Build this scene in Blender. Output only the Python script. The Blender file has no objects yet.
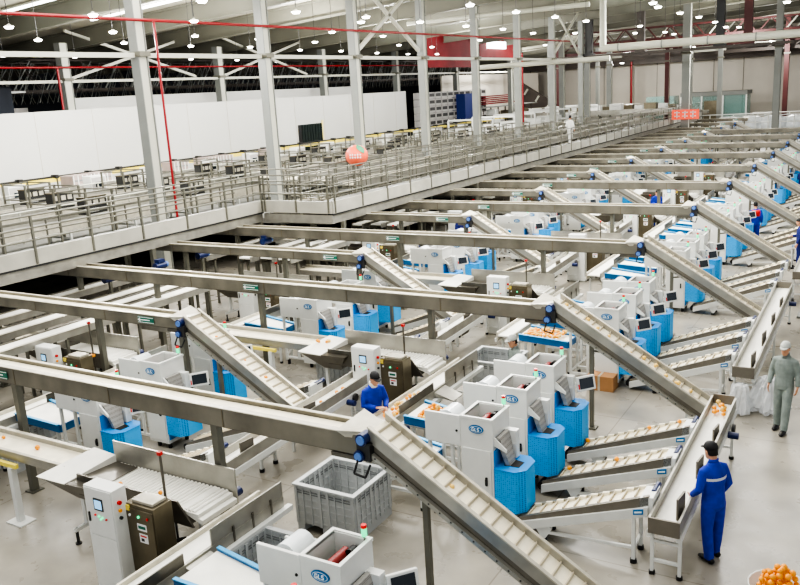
import bpy, math, random
from mathutils import Vector, Matrix
random.seed(7)
C = bpy.context.scene.collection
H = 6.7
V = Vector
ORD = ['first', 'second', 'third', 'fourth', 'fifth', 'sixth', 'seventh', 'eighth', 'ninth', 'tenth', 'eleventh', 'twelfth', 'thirteenth', 'fourteenth', 'fifteenth', 'sixteenth', 'seventeenth', 'eighteenth', 'nineteenth', 'twentieth']

# ------------------------------------------------------------------ materials
def lin(c):
    return tuple(((x / 12.92) if x <= .04045 else ((x + .055) / 1.055) ** 2.4) for x in c)

def mat(name, rgb, rough=.5, metal=0., noise=0., scale=6., emit=None, strength=1., alpha=1., bump=0., spec=.5):
    m = bpy.data.materials.new(name); m.use_nodes = True
    nt = m.node_tree; b = nt.nodes['Principled BSDF']
    c = lin(rgb)
    b.inputs['Base Color'].default_value = (*c, 1)
    b.inputs['Roughness'].default_value = rough; b.inputs['Metallic'].default_value = metal
    b.inputs['Specular IOR Level'].default_value = spec
    if noise or bump:
        tc = nt.nodes.new('ShaderNodeTexCoord'); n = nt.nodes.new('ShaderNodeTexNoise')
        n.inputs['Scale'].default_value = scale; n.inputs['Detail'].default_value = 5
        nt.links.new(tc.outputs['Object'], n.inputs['Vector'])
        if noise:
            r = nt.nodes.new('ShaderNodeValToRGB')
            r.color_ramp.elements[0].position = .3; r.color_ramp.elements[1].position = .72
            r.color_ramp.elements[0].color = (*[x * (1 - noise) for x in c], 1)
            r.color_ramp.elements[1].color = (*[min(1, x * (1 + noise * .6)) for x in c], 1)
            nt.links.new(n.outputs['Fac'], r.inputs['Fac']); nt.links.new(r.outputs['Color'], b.inputs['Base Color'])
        if bump:
            bp = nt.nodes.new('ShaderNodeBump'); bp.inputs['Strength'].default_value = bump
            nt.links.new(n.outputs['Fac'], bp.inputs['Height']); nt.links.new(bp.outputs['Normal'], b.inputs['Normal'])
    if emit:
        b.inputs['Emission Color'].default_value = (*lin(emit), 1); b.inputs['Emission Strength'].default_value = strength
    if alpha < 1: b.inputs['Alpha'].default_value = alpha
    return m

def checker_mat(name, c1, c2, scale, rough=.5, metal=0., alpha=None):
    m = mat(name, c1, rough, metal); nt = m.node_tree; b = nt.nodes['Principled BSDF']
    tc = nt.nodes.new('ShaderNodeTexCoord'); v = nt.nodes.new('ShaderNodeTexVoronoi')
    v.inputs['Scale'].default_value = scale; v.inputs['Randomness'].default_value = .15
    nt.links.new(tc.outputs['Object'], v.inputs['Vector'])
    r = nt.nodes.new('ShaderNodeValToRGB'); r.color_ramp.elements[0].position = .3; r.color_ramp.elements[1].position = .42
    r.color_ramp.elements[0].color = (*lin(c2), 1); r.color_ramp.elements[1].color = (*lin(c1), 1)
    nt.links.new(v.outputs['Distance'], r.inputs['Fac']); nt.links.new(r.outputs['Color'], b.inputs['Base Color'])
    return m

M = {}
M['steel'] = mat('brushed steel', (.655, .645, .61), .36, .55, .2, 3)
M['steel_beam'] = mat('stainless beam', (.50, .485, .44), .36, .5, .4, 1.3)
M['steel_dark'] = mat('darker steel', (.42, .405, .37), .35, .6, .25, 4)  # darker tone of the brushed steel
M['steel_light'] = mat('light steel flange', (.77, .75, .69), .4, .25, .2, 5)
M['brown_steel'] = mat('bronze tinted steel', (.44, .41, .34), .3, .6, .2, 3)
M['white'] = mat('white painted metal', (.875, .88, .865), .42, 0, .04, 4)
M['white_frame'] = mat('off white frame', (.84, .845, .83), .45, 0, .06, 5)
M['cream'] = mat('cream belt', (.95, .92, .83), .6, 0, .1, 5)
M['cleat'] = mat('shadow toned cleat', (.80, .76, .67), .6)  # belt-coloured cleats, toned darker to carry their thin shadow lines
M['belt_white'] = mat('white belt', (.93, .925, .89), .55, 0, .06, 4)
M['taupe'] = mat('taupe side guard', (.47, .45, .41), .45, .3, .15, 4)
M['blue'] = checker_mat('blue mesh guard', (.14, .64, .92), (.03, .42, .72), 30, .55)
M['blue_solid'] = mat('blue plastic', (.10, .55, .85), .45)
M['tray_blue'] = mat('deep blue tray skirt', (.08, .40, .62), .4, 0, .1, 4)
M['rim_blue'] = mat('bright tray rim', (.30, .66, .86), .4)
M['motor'] = mat('blue motor enamel', (.09, .15, .34), .35)
M['motor_light'] = mat('motor cap', (.35, .5, .75), .4)
M['black'] = mat('black rubber', (.07, .07, .075), .5)
M['dark'] = mat('charcoal', (.17, .17, .17), .5)
M['perf'] = checker_mat('perforated steel', (.66, .65, .63), (.45, .44, .42), 45, .4, .3)
M['screen'] = mat('dark screen', (.16, .19, .22), .15)
M['screen_on'] = mat('lit screen', (.5, .7, .85), .3, emit=(.55, .75, .9), strength=.6)
M['red_roll'] = mat('red roller', (.56, .2, .2), .35)
M['red'] = mat('red plastic', (.8, .1, .1), .4)
M['red_pipe'] = mat('red pipe paint', (.55, .06, .10), .4)
M['green_lamp'] = mat('green beacon', (.2, .85, .6), .3, emit=(.15, .9, .6), strength=.9)
M['red_lamp'] = mat('red beacon', (.8, .12, .15), .3, emit=(.8, .1, .1), strength=.25)
M['yellow'] = mat('yellow paint', (.93, .85, .35), .45)
M['yellow_tray'] = mat('pale yellow tray', (.93, .88, .6), .5)
M['orange'] = mat('citrus peel', (.98, .64, .14), .45, 0, .12, 30)
M['orange2'] = mat('paler citrus peel', (.95, .80, .45), .45, 0, .12, 30)
M['bin_grey'] = mat('grey bin plastic', (.70, .71, .71), .5, 0, .05, 6)
M['bin_dark'] = mat('darker bin plastic', (.5, .51, .51), .6)  # darker tone of the grey bin plastic
M['logo_blue'] = mat('emblem blue', (.08, .45, .68), .4)
M['logo_white'] = mat('emblem white', (.92, .95, .96), .4)
M['sign_green'] = mat('sign green', (.10, .42, .34), .5)
M['label_white'] = mat('label white', (.93, .93, .93), .5)
M['cardboard'] = mat('cardboard', (.70, .52, .35), .8, 0, .1, 5)
M['poly'] = mat('clear polythene', (.9, .91, .92), .25, alpha=.55)
M['poly_white'] = mat('milky polythene', (.9, .92, .93), .3, 0, .08, 8, bump=.5)
M['column'] = mat('column paint', (.50, .51, .495), .5, 0, .08, 1)
M['column_light'] = mat('pale beam paint', (.74, .74, .69), .5, 0, .06, 1)
M['wall_white'] = mat('white partition', (.80, .80, .785), .6, 0, .03, .3)
M['wall_beige'] = mat('beige wall', (.79, .765, .72), .7, 0, .08, .4)
M['navy'] = mat('dark hall', (.16, .18, .22), .8, 0, .3, .4)
M['roof'] = mat('roof underside', (.74, .72, .66), .8, 0, .08, .3)
M['girder'] = mat('roof girder', (.42, .415, .37), .6, 0, .12, .5)
M['girder_dark'] = mat('dark roof steel', (.30, .27, .25), .6, 0, .3, .5)
M['maroon'] = mat('maroon steel', (.30, .12, .12), .6, 0, .2, .6)
M['banner'] = mat('red banner cloth', (.46, .09, .12), .7, 0, .35, .6)
M['sign_orange'] = mat('orange sign', (.93, .36, .25), .5, emit=(.93, .3, .2), strength=.3)
M['lamp_glass'] = mat('lamp glow', (1, 1, 1), .4, emit=(1, .99, .96), strength=9)
M['strip'] = mat('strip glow', (1, 1, 1), .4, emit=(.96, 1, .98), strength=3.2)
M['skin'] = mat('skin', (.78, .58, .46), .5)
M['cloth_blue'] = mat('royal blue cotton', (.07, .20, .66), .75, 0, .22, 9, bump=.35)
M['cloth_navy'] = mat('dark blue cotton', (.08, .13, .42), .75, 0, .2, 9)
M['cloth_grey'] = mat('grey work cotton', (.52, .56, .54), .75, 0, .18, 9, bump=.35)
M['cloth_white'] = mat('white cotton', (.88, .88, .86), .75)
M['reflect'] = mat('reflective tape', (.78, .80, .83), .35)
M['hair'] = mat('black hair', (.05, .045, .04), .6)
M['cap_black'] = mat('black cap cloth', (.10, .10, .11), .7)
M['cap_grey'] = mat('pale cap cloth', (.74, .75, .73), .7)
M['eye'] = mat('eye white', (.9, .9, .9), .3)
M['lip'] = mat('lip', (.65, .38, .34), .5)
M['leaf'] = mat('leaf green', (.15, .55, .38), .5)
M['balloon'] = mat('orange balloon', (.93, .42, .30), .4, 0, .12, 2)
M['glass'] = mat('booth glass', (.55, .72, .70), .1, alpha=.45)
M['deck'] = mat('pale deck', (.42, .42, .40), .5, 0, .2, .7)
M['fascia'] = mat('catwalk edge', (.72, .71, .67), .4, .25, .16, 1.5)
M['rail'] = mat('railing steel', (.44, .435, .395), .4, .35, .15, 2)
M['crate'] = mat('grey crate', (.68, .67, .66), .6, 0, .1, 3)
M['crate_pink'] = mat('pale rose crate', (.66, .60, .58), .6, 0, .1, 3)
M['blue_pack'] = mat('blue wrapped load', (.08, .16, .42), .5)
M['dark_green'] = mat('dark curtain', (.10, .15, .14), .8)

def floor_mat():
    m = mat('polished concrete', (.62, .60, .56), .22); nt = m.node_tree; b = nt.nodes['Principled BSDF']
    tc = nt.nodes.new('ShaderNodeTexCoord')
    n = nt.nodes.new('ShaderNodeTexNoise'); n.inputs['Scale'].default_value = .9; n.inputs['Detail'].default_value = 8
    nt.links.new(tc.outputs['Object'], n.inputs['Vector'])
    r = nt.nodes.new('ShaderNodeValToRGB'); r.color_ramp.elements[0].position = .3; r.color_ramp.elements[1].position = .75
    r.color_ramp.elements[0].color = (*lin((.50, .485, .45)), 1); r.color_ramp.elements[1].color = (*lin((.68, .655, .605)), 1)
    nt.links.new(n.outputs['Fac'], r.inputs['Fac'])
    br = nt.nodes.new('ShaderNodeTexBrick'); br.offset = 0
    br.inputs['Color1'].default_value = (1, 1, 1, 1); br.inputs['Color2'].default_value = (.95, .95, .95, 1)
    br.inputs['Mortar'].default_value = (.62, .6, .58, 1); br.inputs['Scale'].default_value = 1
    br.inputs['Mortar Size'].default_value = .012; br.inputs['Brick Width'].default_value = 4.4; br.inputs['Row Height'].default_value = 5.2
    nt.links.new(tc.outputs['Object'], br.inputs['Vector'])
    mx = nt.nodes.new('ShaderNodeMix'); mx.data_type = 'RGBA'; mx.blend_type = 'MULTIPLY'; mx.inputs['Factor'].default_value = 1
    nt.links.new(r.outputs['Color'], mx.inputs[6]); nt.links.new(br.outputs['Color'], mx.inputs[7])
    nt.links.new(mx.outputs[2], b.inputs['Base Color'])
    n2 = nt.nodes.new('ShaderNodeTexNoise'); n2.inputs['Scale'].default_value = 2.2; n2.inputs['Detail'].default_value = 6
    nt.links.new(tc.outputs['Object'], n2.inputs['Vector'])
    mr = nt.nodes.new('ShaderNodeMapRange'); mr.inputs['To Min'].default_value = .18; mr.inputs['To Max'].default_value = .42
    nt.links.new(n2.outputs['Fac'], mr.inputs['Value']); nt.links.new(mr.outputs['Result'], b.inputs['Roughness'])
    return m
M['floor'] = floor_mat()

# ------------------------------------------------------------------ mesh builder
class MB:
    def __init__(s): s.v = []; s.f = []; s.m = []; s.mats = []; s.sm = []
    def mi(s, m):
        if m not in s.mats: s.mats.append(m)
        return s.mats.index(m)
    def add(s, vs, fs, m, smooth=False):
        o = len(s.v); s.v += [tuple(v) for v in vs]; i = s.mi(m)
        for f in fs: s.f.append(tuple(o + k for k in f)); s.m.append(i); s.sm.append(smooth)
        return s
    def hexa(s, p, m):   # p: 4 bottom ccw, 4 top
        return s.add(p, [(3, 2, 1, 0), (4, 5, 6, 7), (0, 1, 5, 4), (1, 2, 6, 5), (2, 3, 7, 6), (3, 0, 4, 7)], m)
    def box(s, x0, x1, y0, y1, z0, z1, m):
        return s.hexa([(x0, y0, z0), (x1, y0, z0), (x1, y1, z0), (x0, y1, z0), (x0, y0, z1), (x1, y0, z1), (x1, y1, z1), (x0, y1, z1)], m)
    def ramp(s, x0, x1, y0, y1, za, zb, lo, hi, m):   # slab sloping za at x0 to zb at x1
        return s.hexa([(x0, y0, za + lo), (x1, y0, zb + lo), (x1, y1, zb + lo), (x0, y1, za + lo),
                       (x0, y0, za + hi), (x1, y0, zb + hi), (x1, y1, zb + hi), (x0, y1, za + hi)], m)
    def bar(s, a, b, w, m, h=None):
        a = V(a); b = V(b); d = (b - a).normalized(); h = h or w
        up = V((0, 0, 1)) if abs(d.z) < .95 else V((0, 1, 0))
        r = d.cross(up).normalized(); u = r.cross(d)
        p = []
        for q in (a, b):
            p.append([q - r * w / 2 - u * h / 2, q + r * w / 2 - u * h / 2, q + r * w / 2 + u * h / 2, q - r * w / 2 + u * h / 2])
        return s.add(p[0] + p[1], [(0, 1, 2, 3), (7, 6, 5, 4), (0, 4, 5, 1), (1, 5, 6, 2), (2, 6, 7, 3), (3, 7, 4, 0)], m)
    def tube(s, a, b, r, m, n=10, r2=None, smooth=True):
        a = V(a); b = V(b); d = (b - a).normalized(); r2 = r if r2 is None else r2
        up = V((0, 0, 1)) if abs(d.z) < .95 else V((0, 1, 0))
        x = d.cross(up).normalized(); y = x.cross(d)
        vs = []
        for q, rr in ((a, r), (b, r2)):
            for k in range(n):
                t = 2 * math.pi * k / n; vs.append(q + x * math.cos(t) * rr + y * math.sin(t) * rr)
        s.add(vs, [((k + 1) % n, k, n + k, n + (k + 1) % n) for k in range(n)], m, smooth)
        return s.add(vs, [tuple(range(n)), tuple(range(2 * n - 1, n - 1, -1))], m)
    def path(s, pts, r, m, n=7):
        for a, b in zip(pts, pts[1:]): s.tube(a, b, r, m, n)
        return s
    def prism(s, poly, z0, z1, m):
        n = len(poly); vs = [(x, y, z0) for x, y in poly] + [(x, y, z1) for x, y in poly]
        return s.add(vs, [tuple(range(n - 1, -1, -1)), tuple(range(n, 2 * n))] + [(k, (k + 1) % n, n + (k + 1) % n, n + k) for k in range(n)], m)
    def loft(s, rings, m, caps=True, smooth=True):  # rings of equal length
        n = len(rings[0]); vs = [p for r in rings for p in r]; fs = []
        for i in range(len(rings) - 1):
            for k in range(n): fs.append((i * n + k, i * n + (k + 1) % n, (i + 1) * n + (k + 1) % n, (i + 1) * n + k))
        if caps: fs += [tuple(range(n - 1, -1, -1)), tuple(range(len(vs) - n, len(vs)))]
        return s.add(vs, fs, m, smooth)
    def ball(s, c, r, m, n=10, k=7, sc=(1, 1, 1)):
        rings = []
        for i in range(k + 1):
            t = math.pi * i / k; rr = max(math.sin(t), .02) * r; z = -math.cos(t) * r
            rings.append([(c[0] + rr * math.cos(2 * math.pi * j / n) * sc[0], c[1] + rr * math.sin(2 * math.pi * j / n) * sc[1], c[2] + z * sc[2]) for j in range(n)])
        return s.loft(rings, m)
    def build(s, name, parent=None, bevel=0., kind=None):
        me = bpy.data.meshes.new(name); me.from_pydata(s.v, [], s.f)
        for m in s.mats: me.materials.append(M[m])
        me.polygons.foreach_set('material_index', s.m); me.polygons.foreach_set('use_smooth', s.sm); me.update()
        o = bpy.data.objects.new(name, me); C.objects.link(o)
        if parent: o.parent = parent
        if bevel:
            b = o.modifiers.new('bevel', 'BEVEL'); b.width = bevel; b.segments = 2; b.limit_method = 'ANGLE'
        if kind: o['kind'] = kind
        return o

def tag(o, label, cat, group=None, kind=None):
    o['label'] = label; o['category'] = cat
    if group: o['group'] = group
    if kind: o['kind'] = kind
    return o
def thing(name, loc=(0, 0, 0), rz=0.):
    o = bpy.data.objects.new(name, None); C.objects.link(o); o.location = loc; o.rotation_euler = (0, 0, rz); o.empty_display_size = .1
    return o
KIDS = {}
def kids(o):
    if o.name not in KIDS: KIDS[o.name] = list(o.children)
    return KIDS[o.name]
def dup(o, parent=None, loc=None, rz=None):
    c = o.copy(); C.objects.link(c); c.parent = parent
    for k in list(kids(o)): dup(k, c)
    if loc is not None: c.location = loc
    if rz is not None: c.rotation_euler = (0, 0, rz)
    return c
class Proto:                     # the first placement uses the model itself, later ones copy it
    def __init__(s, root): s.r = root; s.used = False
    def put(s, loc, rz=0., label=None, cat=None, group=None):
        bpy.context.view_layer.update() if not s.used else None
        if s.used: o = dup(s.r)
        else:
            def walk(q):
                for k in kids(q): walk(k)
            walk(s.r); o = s.r; s.used = True
        o.location = loc; o.rotation_euler = (0, 0, rz)
        if label: tag(o, label, cat, group)
        return o

# ------------------------------------------------------------------ camera
P_F, ROLL, PITCH, YAW = 822., .0587, .2382, -.5459
f = V((math.cos(PITCH) * math.sin(YAW), math.cos(PITCH) * math.cos(YAW), -math.sin(PITCH)))
r = V((math.cos(YAW), -math.sin(YAW), 0)); d = f.cross(r)
r2 = math.cos(ROLL) * r + math.sin(ROLL) * d; d2 = -math.sin(ROLL) * r + math.cos(ROLL) * d
cam = bpy.data.objects.new('camera', bpy.data.cameras.new('camera')); C.objects.link(cam)
cam.matrix_world = Matrix(((r2.x, -d2.x, -f.x, 0), (r2.y, -d2.y, -f.y, 0), (r2.z, -d2.z, -f.z, H), (0, 0, 0, 1)))
cam.data.sensor_width = 36; cam.data.lens = P_F / 800 * 36; cam.data.clip_end = 400; cam.data.clip_start = .1
bpy.context.scene.camera = cam

# ------------------------------------------------------------------ the setting
def struct(name, mb): return mb.build(name, kind='structure')
YB = 122.
struct('floor', MB().box(-80, 14, -6, YB, -.2, 0, 'floor'))
def roof_z(x): return 11.6 + .06 * (x + 42)
struct('ceiling', MB().ramp(-80, 14, -6, YB, roof_z(-80), roof_z(14), 0, .2, 'roof'))
mb = MB(); mb.box(-80, 14, YB, YB + .3, 0, 15.2, 'wall_beige')
for k in range(20): mb.box(-60 + 3.8 * k, -59.9 + 3.8 * k, YB - .04, YB, 0, 9, 'taupe')
struct('wall_back', mb)
struct('wall_left', MB().box(-80.3, -80, -6, YB, 0, 15.2, 'navy'))
mb = MB(); mb.box(-40.2, -40, 10, 69, 0, 6.8, 'wall_white')
for k in range(16): mb.box(-40, -39.985, 10 + 3.8 * k, 10.02 + 3.8 * k, 0, 6.8, 'wall_beige')
struct('wall_partition', mb)
mb = MB(); mb.box(-43.2, -43, 33.5, 66, 0, 7.5, 'wall_white'); mb.box(-43.2, -43, 10, 33.5, 0, 6.6, 'wall_white')
struct('wall_partition_rear', mb)

# roof girders, running across the hall
for k in range(17):
    y = 14.5 + 6.9 * k - .2
    mb = MB(); mb.ramp(-79, 13, y, y + .12, roof_z(-79), roof_z(13), -1.05, -.12, 'girder'); mb.ramp(-79, 13, y - .15, y + .27, roof_z(-79), roof_z(13), -1.1, -1.02, 'girder')
    mb.ramp(-79, 13, y - .15, y + .27, roof_z(-79), roof_z(13), -.14, -.03, 'girder')
    tag(mb.build('roof_girder'), 'long grey steel roof girder spanning under the ceiling', 'girder', 'roof girders under the ceiling')
for k in range(9):
    y = 26.8 + 5.9 * k
    for x in ((-33, -14) if k < 7 else (-33, -14)):
        if y > 80 and k % 2: continue
        t = thing('strip_light', (x, y, roof_z(x) - .14))
        mb = MB(); mb.ramp(-6, 6, -.12, .12, -.36, .36, -.03, .05, 'column_light'); mb.build('housing', t)
        mb = MB(); mb.ramp(-5.8, 5.8, -.1, .1, -.348, .348, -.12, -.035, 'strip'); mb.build('tube', t)
        tag(t, 'long white strip light fixed along the pitched ceiling', 'light', 'strip lights on the ceiling')

# high bay lamps
def lamp_model():
    t = thing('high_bay_lamp')
    mb = MB(); mb.tube((0, 0, .2), (0, 0, 3.2), .018, 'dark', 5); mb.build('hanging_rod', t)
    n = 14; rings = []
    for rr, z in ((.04, .13), (.07, .09), (.15, .05), (.2, 0)): rings.append([(rr * math.cos(2 * math.pi * j / n), rr * math.sin(2 * math.pi * j / n), z) for j in range(n)])
    MB().loft(rings, 'column_light').build('lamp_shade', t)
    MB().tube((0, 0, -.07), (0, 0, .02), .14, 'lamp_glass', 12, .21).build('bulb', t)
    t.scale = (.78, .78, .78)
    return Proto(t)
LP = lamp_model(); nl = 0
px = [(9, 27), (38, 40), (93, 15), (113, 32), (124, 43), (3, 56), (75, 57), (194, 21), (195, 36), (191, 46), (202, 1), (191, 59), (237, 60), (250, 47), (258, 39), (296, 12), (300, 50), (277, 62),
      (366, 17), (332, 32), (315, 42), (341, 51), (361, 22), (383, 36), (399, 45), (408, 54), (377, 53), (470, 5), (420, 22), (432, 47), (437, 54), (466, 26), (516, 12), (555, 17), (586, 21), (503, 29), (533, 33), (653, 3), (658, 7), (680, 13), (699, 17), (715, 22), (787, 2), (587, 47), (640, 26), (635, 33),
      (726, 27), (739, 27), (608, 60), (622, 63), (694, 47), (703, 49), (734, 45), (754, 40), (771, 41), (665, 50), (645, 47), (575, 33), (545, 45), (480, 40), (465, 62), (665, 32), (674, 34)]
def ray(x, y): return (r2 * ((x - 400) / P_F) + d2 * ((y - 292.5) / P_F) + f)
def at(x, y, z):
    q = ray(x, y); t = (z - H) / q.z; return V((0, 0, H)) + q * t
for x, y in px:
    for z in (9.6, 8.8, 8.0):
        q = at(x, y, z)
        if q.y < 112 and (V((q.x, q.y)).length < 105): break
    if q.y > 118 or q.z < H: continue
    LP.put((q.x, q.y, q.z), 0, 'round high bay lamp hanging on a thin rod, glowing white', 'lamp', 'high bay lamps hanging from the roof'); nl += 1

# columns --------------------------------------------------------------
def column(name, x, y, h, w, dpt, label, grp=None, z0=0, m='column', kind=True):
    t = thing(name, (x, y, z0))
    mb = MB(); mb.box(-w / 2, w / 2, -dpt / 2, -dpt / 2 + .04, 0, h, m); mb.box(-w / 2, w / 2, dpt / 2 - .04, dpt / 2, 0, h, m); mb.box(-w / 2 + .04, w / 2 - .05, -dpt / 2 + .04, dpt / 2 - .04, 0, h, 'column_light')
    mb.build('shaft', t)
    MB().box(-w / 2 - .1, w / 2 + .1, -dpt / 2 - .1, dpt / 2 + .1, 0, .06, m).build('base_plate', t)
    mb = MB(); mb.box(-w / 2 - .06, w / 2 + .12, -dpt / 2 - .03, dpt / 2 + .03, 8.45 - z0, 8.62 - z0, 'girder')
    if h + z0 > 9: mb.build('bracket', t)
    return tag(t, label, 'column', grp)
XC = -23.2
names = ['nearest', 'second', 'third', 'fourth', 'fifth', 'sixth', 'seventh', 'eighth']
for k in range(8):
    y = 21.4 + 6.9 * k
    column('steel_column', XC, y, roof_z(XC) - 1, .4, .44, f'tall grey steel column behind the catwalk, {names[k]} of its row from the left')
    if k < 7:
        MB().box(XC - .1, XC + .08, y + .26, y + 6.64, 8.42, 8.58, 'column_light').build('tie_beam')
        tag(bpy.context.scene.objects[-1] if False else C.objects[-1], f'pale horizontal beam between the {names[k]} and {names[k+1]} tall columns', 'beam')
MB().box(XC - .1, XC + .08, 4, 21.14, 8.42, 8.58, 'column_light').build('tie_beam'); tag(C.objects[-1], 'pale horizontal beam left of the nearest tall column', 'beam')
for k in (3,):
    y = 21.4 + 6.9 * 2
    for s, w in ((0, 'rising to the right'), (1, 'falling to the right')):
        a, b = ((8.9, 12.4) if s == 0 else (12.4, 8.9))
        MB().bar((XC, y + .4, a), (XC, y + 6.5, b), .16, 'column_light').build('cross_brace'); tag(C.objects[-1], f'pale diagonal brace {w} between the third and fourth columns', 'brace')
y = 21.4 + 6.9 * 6
for s, w in ((0, 'rising to the right'), (1, 'falling to the right')):
    a, b = ((8.9, 12.4) if s == 0 else (12.4, 8.9))
    MB().bar((XC, y + .4, a), (XC, y + 6.5, b), .14, 'column_light').build('cross_brace'); tag(C.objects[-1], f'pale diagonal brace {w} between the two farthest tall columns', 'brace')
for i, yy in enumerate((25.9, 32.9, 46.0, 58.7, 70.8, 83.6)):
    column('wall_column', -42, yy, roof_z(-42) - 1, .5, .55, f'grey steel column standing behind the white partition, {ORD[i]} from the left', None)
MB().box(-42.1, -41.9, 12, 100, 8.36, 8.52, 'column_light').build('rail_beam'); tag(C.objects[-1], 'long pale beam running behind the white partition', 'beam')
for (ya, yb_, s, w) in ((33.3, 45.6, 0, 'left'), (46.4, 58.4, 1, 'middle')):
    MB().bar((-42, ya, 8.6), (-42, yb_ - 2, 11.3), .16, 'column_light').build('cross_brace'); tag(C.objects[-1], f'rising brace above the white partition, {w} bay', 'brace')
    MB().bar((-42, ya, 11.3), (-42, yb_ - 2, 8.6), .16, 'column_light').build('cross_brace'); tag(C.objects[-1], f'falling brace above the white partition, {w} bay', 'brace')
# dark hall trusses beyond the partition
for k in range(3):
    z = 9.2
    mb = MB()
    X = -50 - 3 * k
    for zz in (8.2, 10.2): mb.bar((X, 20, zz), (X, 105, zz), .12, 'girder_dark')
    for j in range(34):
        y0 = 20 + 2.5 * j
        mb.bar((X, y0, 8.2), (X, y0 + 1.6, 10.2), .07, 'column'); mb.bar((X, y0 + 2.1, 8.2), (X, y0 + .6, 10.2), .05, 'girder_dark')
    for j in range(60): mb.bar((X + .1, 20 + 1.4 * j, 7.4), (X + .1, 21.2 + 1.4 * j, 10.0), .035, 'column')
    for j in range(60): mb.bar((X - .1, 21.2 + 1.4 * j, 7.4), (X - .1, 20 + 1.4 * j, 10.0), .03, 'girder')
    mb.build('lattice_truss'); tag(C.objects[-1], ['nearest', 'middle', 'farthest'][k] + ' lattice truss in the dark hall beyond the white partition', 'truss')
MB().box(-62, -61.7, -6, YB - 1, 0, 11, 'navy').build('wall_far_left', kind='structure')
mb = MB(); mb.box(-46.5, -46, 22, 23.2, 0, 11.2, 'navy'); mb.build('dark_post'); tag(C.objects[-1], 'thick dark blue post beyond the partition at far left', 'post')
mb = MB(); mb.box(-44.4, -43.9, 29.4, 30.6, 0, 8.3, 'navy'); mb.build('dark_post'); tag(C.objects[-1], 'shorter dark blue post just behind the partition', 'post')
mb = MB(); mb.box(-50, -46, 24, 33, 6.6, 7.1, 'crate')
for k in range(8): mb.bar((-46, 24 + 1.1 * k, 7.1), (-46, 24 + 1.1 * k, 7.9), .08, 'white')
mb.bar((-46, 24, 8), (-46, 33, 8.05), .12, 'white')
mb.build('railed_platform'); tag(C.objects[-1], 'pale railed platform seen above the left end of the partition', 'platform')
# the red sprinkler pipes
def pipe(name, pts, rr, m, label, n=8):
    MB().path(pts, rr, m, n).build(name); return tag(C.objects[-1], label, 'pipe')
pipe('sprinkler_pipe', [(-22.9, 8, 9.6), (-22.9, 66, 9.9)], .055, 'red_pipe', 'long red sprinkler pipe running past all the tall columns')
pipe('sprinkler_pipe', [(-22.75, 21.85, 9.62), (-22.75, 21.85, 2.6)], .045, 'red_pipe', 'vertical red pipe running down beside the nearest tall column')
pipe('sprinkler_pipe', [(-41.6, 12, 9.2), (-41.6, 82, 9.25)], .06, 'red_pipe', 'thinner red pipe running above the white partition')
pipe('sprinkler_pipe', [(-41.4, 32.0, 9.15), (-41.4, 32.0, 6.85)], .07, 'red_pipe', 'short vertical red pipe above the left of the partition')
pipe('sprinkler_pipe', [(-27, 66, 9.3), (-27, 66, 0)], .1, 'red_pipe', 'red standpipe among the far tall columns')
pipe('sprinkler_pipe', [(-32, 117.6, 9.), (-32, 117.6, 0)], .14, 'red_pipe', 'red standpipe against the far beige wall')
# big pale duct
t = thing('air_duct', (-15.4, 50, 0))
MB().tube((.0, 0, 8.55), (20, 0, 8.55), .22, 'column_light', 14).build('horizontal_run', t)
MB().tube((.1, 0, 8.4), (.1, 0, 13), .19, 'column_light', 14).build('riser', t)
mb = MB(); [mb.tube((k * 2.5 + 1, 0, 8.55), (k * 2.5 + 1.08, 0, 8.55), .24, 'column', 12) for k in range(8)]; mb.build('joint_bands', t)
tag(t, 'wide pale round duct with a vertical riser crossing at upper right', 'duct')
MB().tube((-28, 49, 11.05), (-15.8, 49, 11.05), .14, 'column_light').build('roof_pipe'); tag(C.objects[-1], 'pale pipe crossing behind the tall columns to the duct riser', 'pipe')
mb = MB(); mb.tube((-15.2, 51, 8.0), (-24, 51, 8.0), .16, 'column_light'); mb.build('low_pipe'); tag(C.objects[-1], 'pale pipe continuing left below the round duct', 'pipe')

# far hall
far_cols = [(-15.4, 73.5, 'white'), (-8.4, 73.5, 'pale')]
column('far_column', -15.4, 73.5, 13.2, .62, .6, 'light grey column standing at the far end of the catwalk', None)
column('far_column', -8.4, 73.5, 13.4, .5, .5, 'light grey column standing in the rows of far conveyors at right', None)
mb = MB(); mb.bar((-15.8, 73.5, 9.3), (-16.9, 73.5, 10.6), .15, 'column'); mb.build('knee_brace'); tag(C.objects[-1], 'short diagonal brace at the head of the catwalk end column', 'brace')
for i, (x, y, w) in enumerate(((-37.5, 104, .6), (-31, 104, .6), (-24, 104, .5), (-18, 104, .5), (-11, 104, .5), (-30, 84, .5), (-38, 92, .6), (-44, 104, .6))):
    column('hall_column', x, y, roof_z(x) - 1, w, .5, f'slim column in front of the far beige wall, {ORD[i]} of the scattered row', None, m='column' if i % 2 else 'maroon')
for i, (z, m) in enumerate(((9.0, 'girder_dark'), (9.9, 'maroon'), (10.8, 'girder_dark'))):
    mb = MB(); mb.box(-38, 12, 105, 105.4, z, z + .35, m)
    for j in range(18): mb.bar((-38 + 2.7 * j, 105.2, z), (-36.6 + 2.7 * j, 105.2, z + .9), .12, m)
    mb.build('far_truss'); tag(C.objects[-1], ['lowest', 'middle', 'highest'][i] + ' dark truss crossing the far end of the hall', 'truss')
mb = MB(); mb.box(-60, 12, 118, 118.4, 8.6, 10.6, 'girder_dark'); mb.build('far_lintel'); tag(C.objects[-1], 'wide dark lintel above the far beige wall', 'lintel')
for k in range(6):
    MB().box(-33 + 6 * k, -29.5 + 6 * k, 104, 104.3, 9.3 + .3 * (k % 2), 9.9 + .3 * (k % 2), 'column_light').build('ceiling_banner'); tag(C.objects[-1], f'pale panel hung among the far roof trusses, {ORD[k]} from the left', 'panel')
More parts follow.
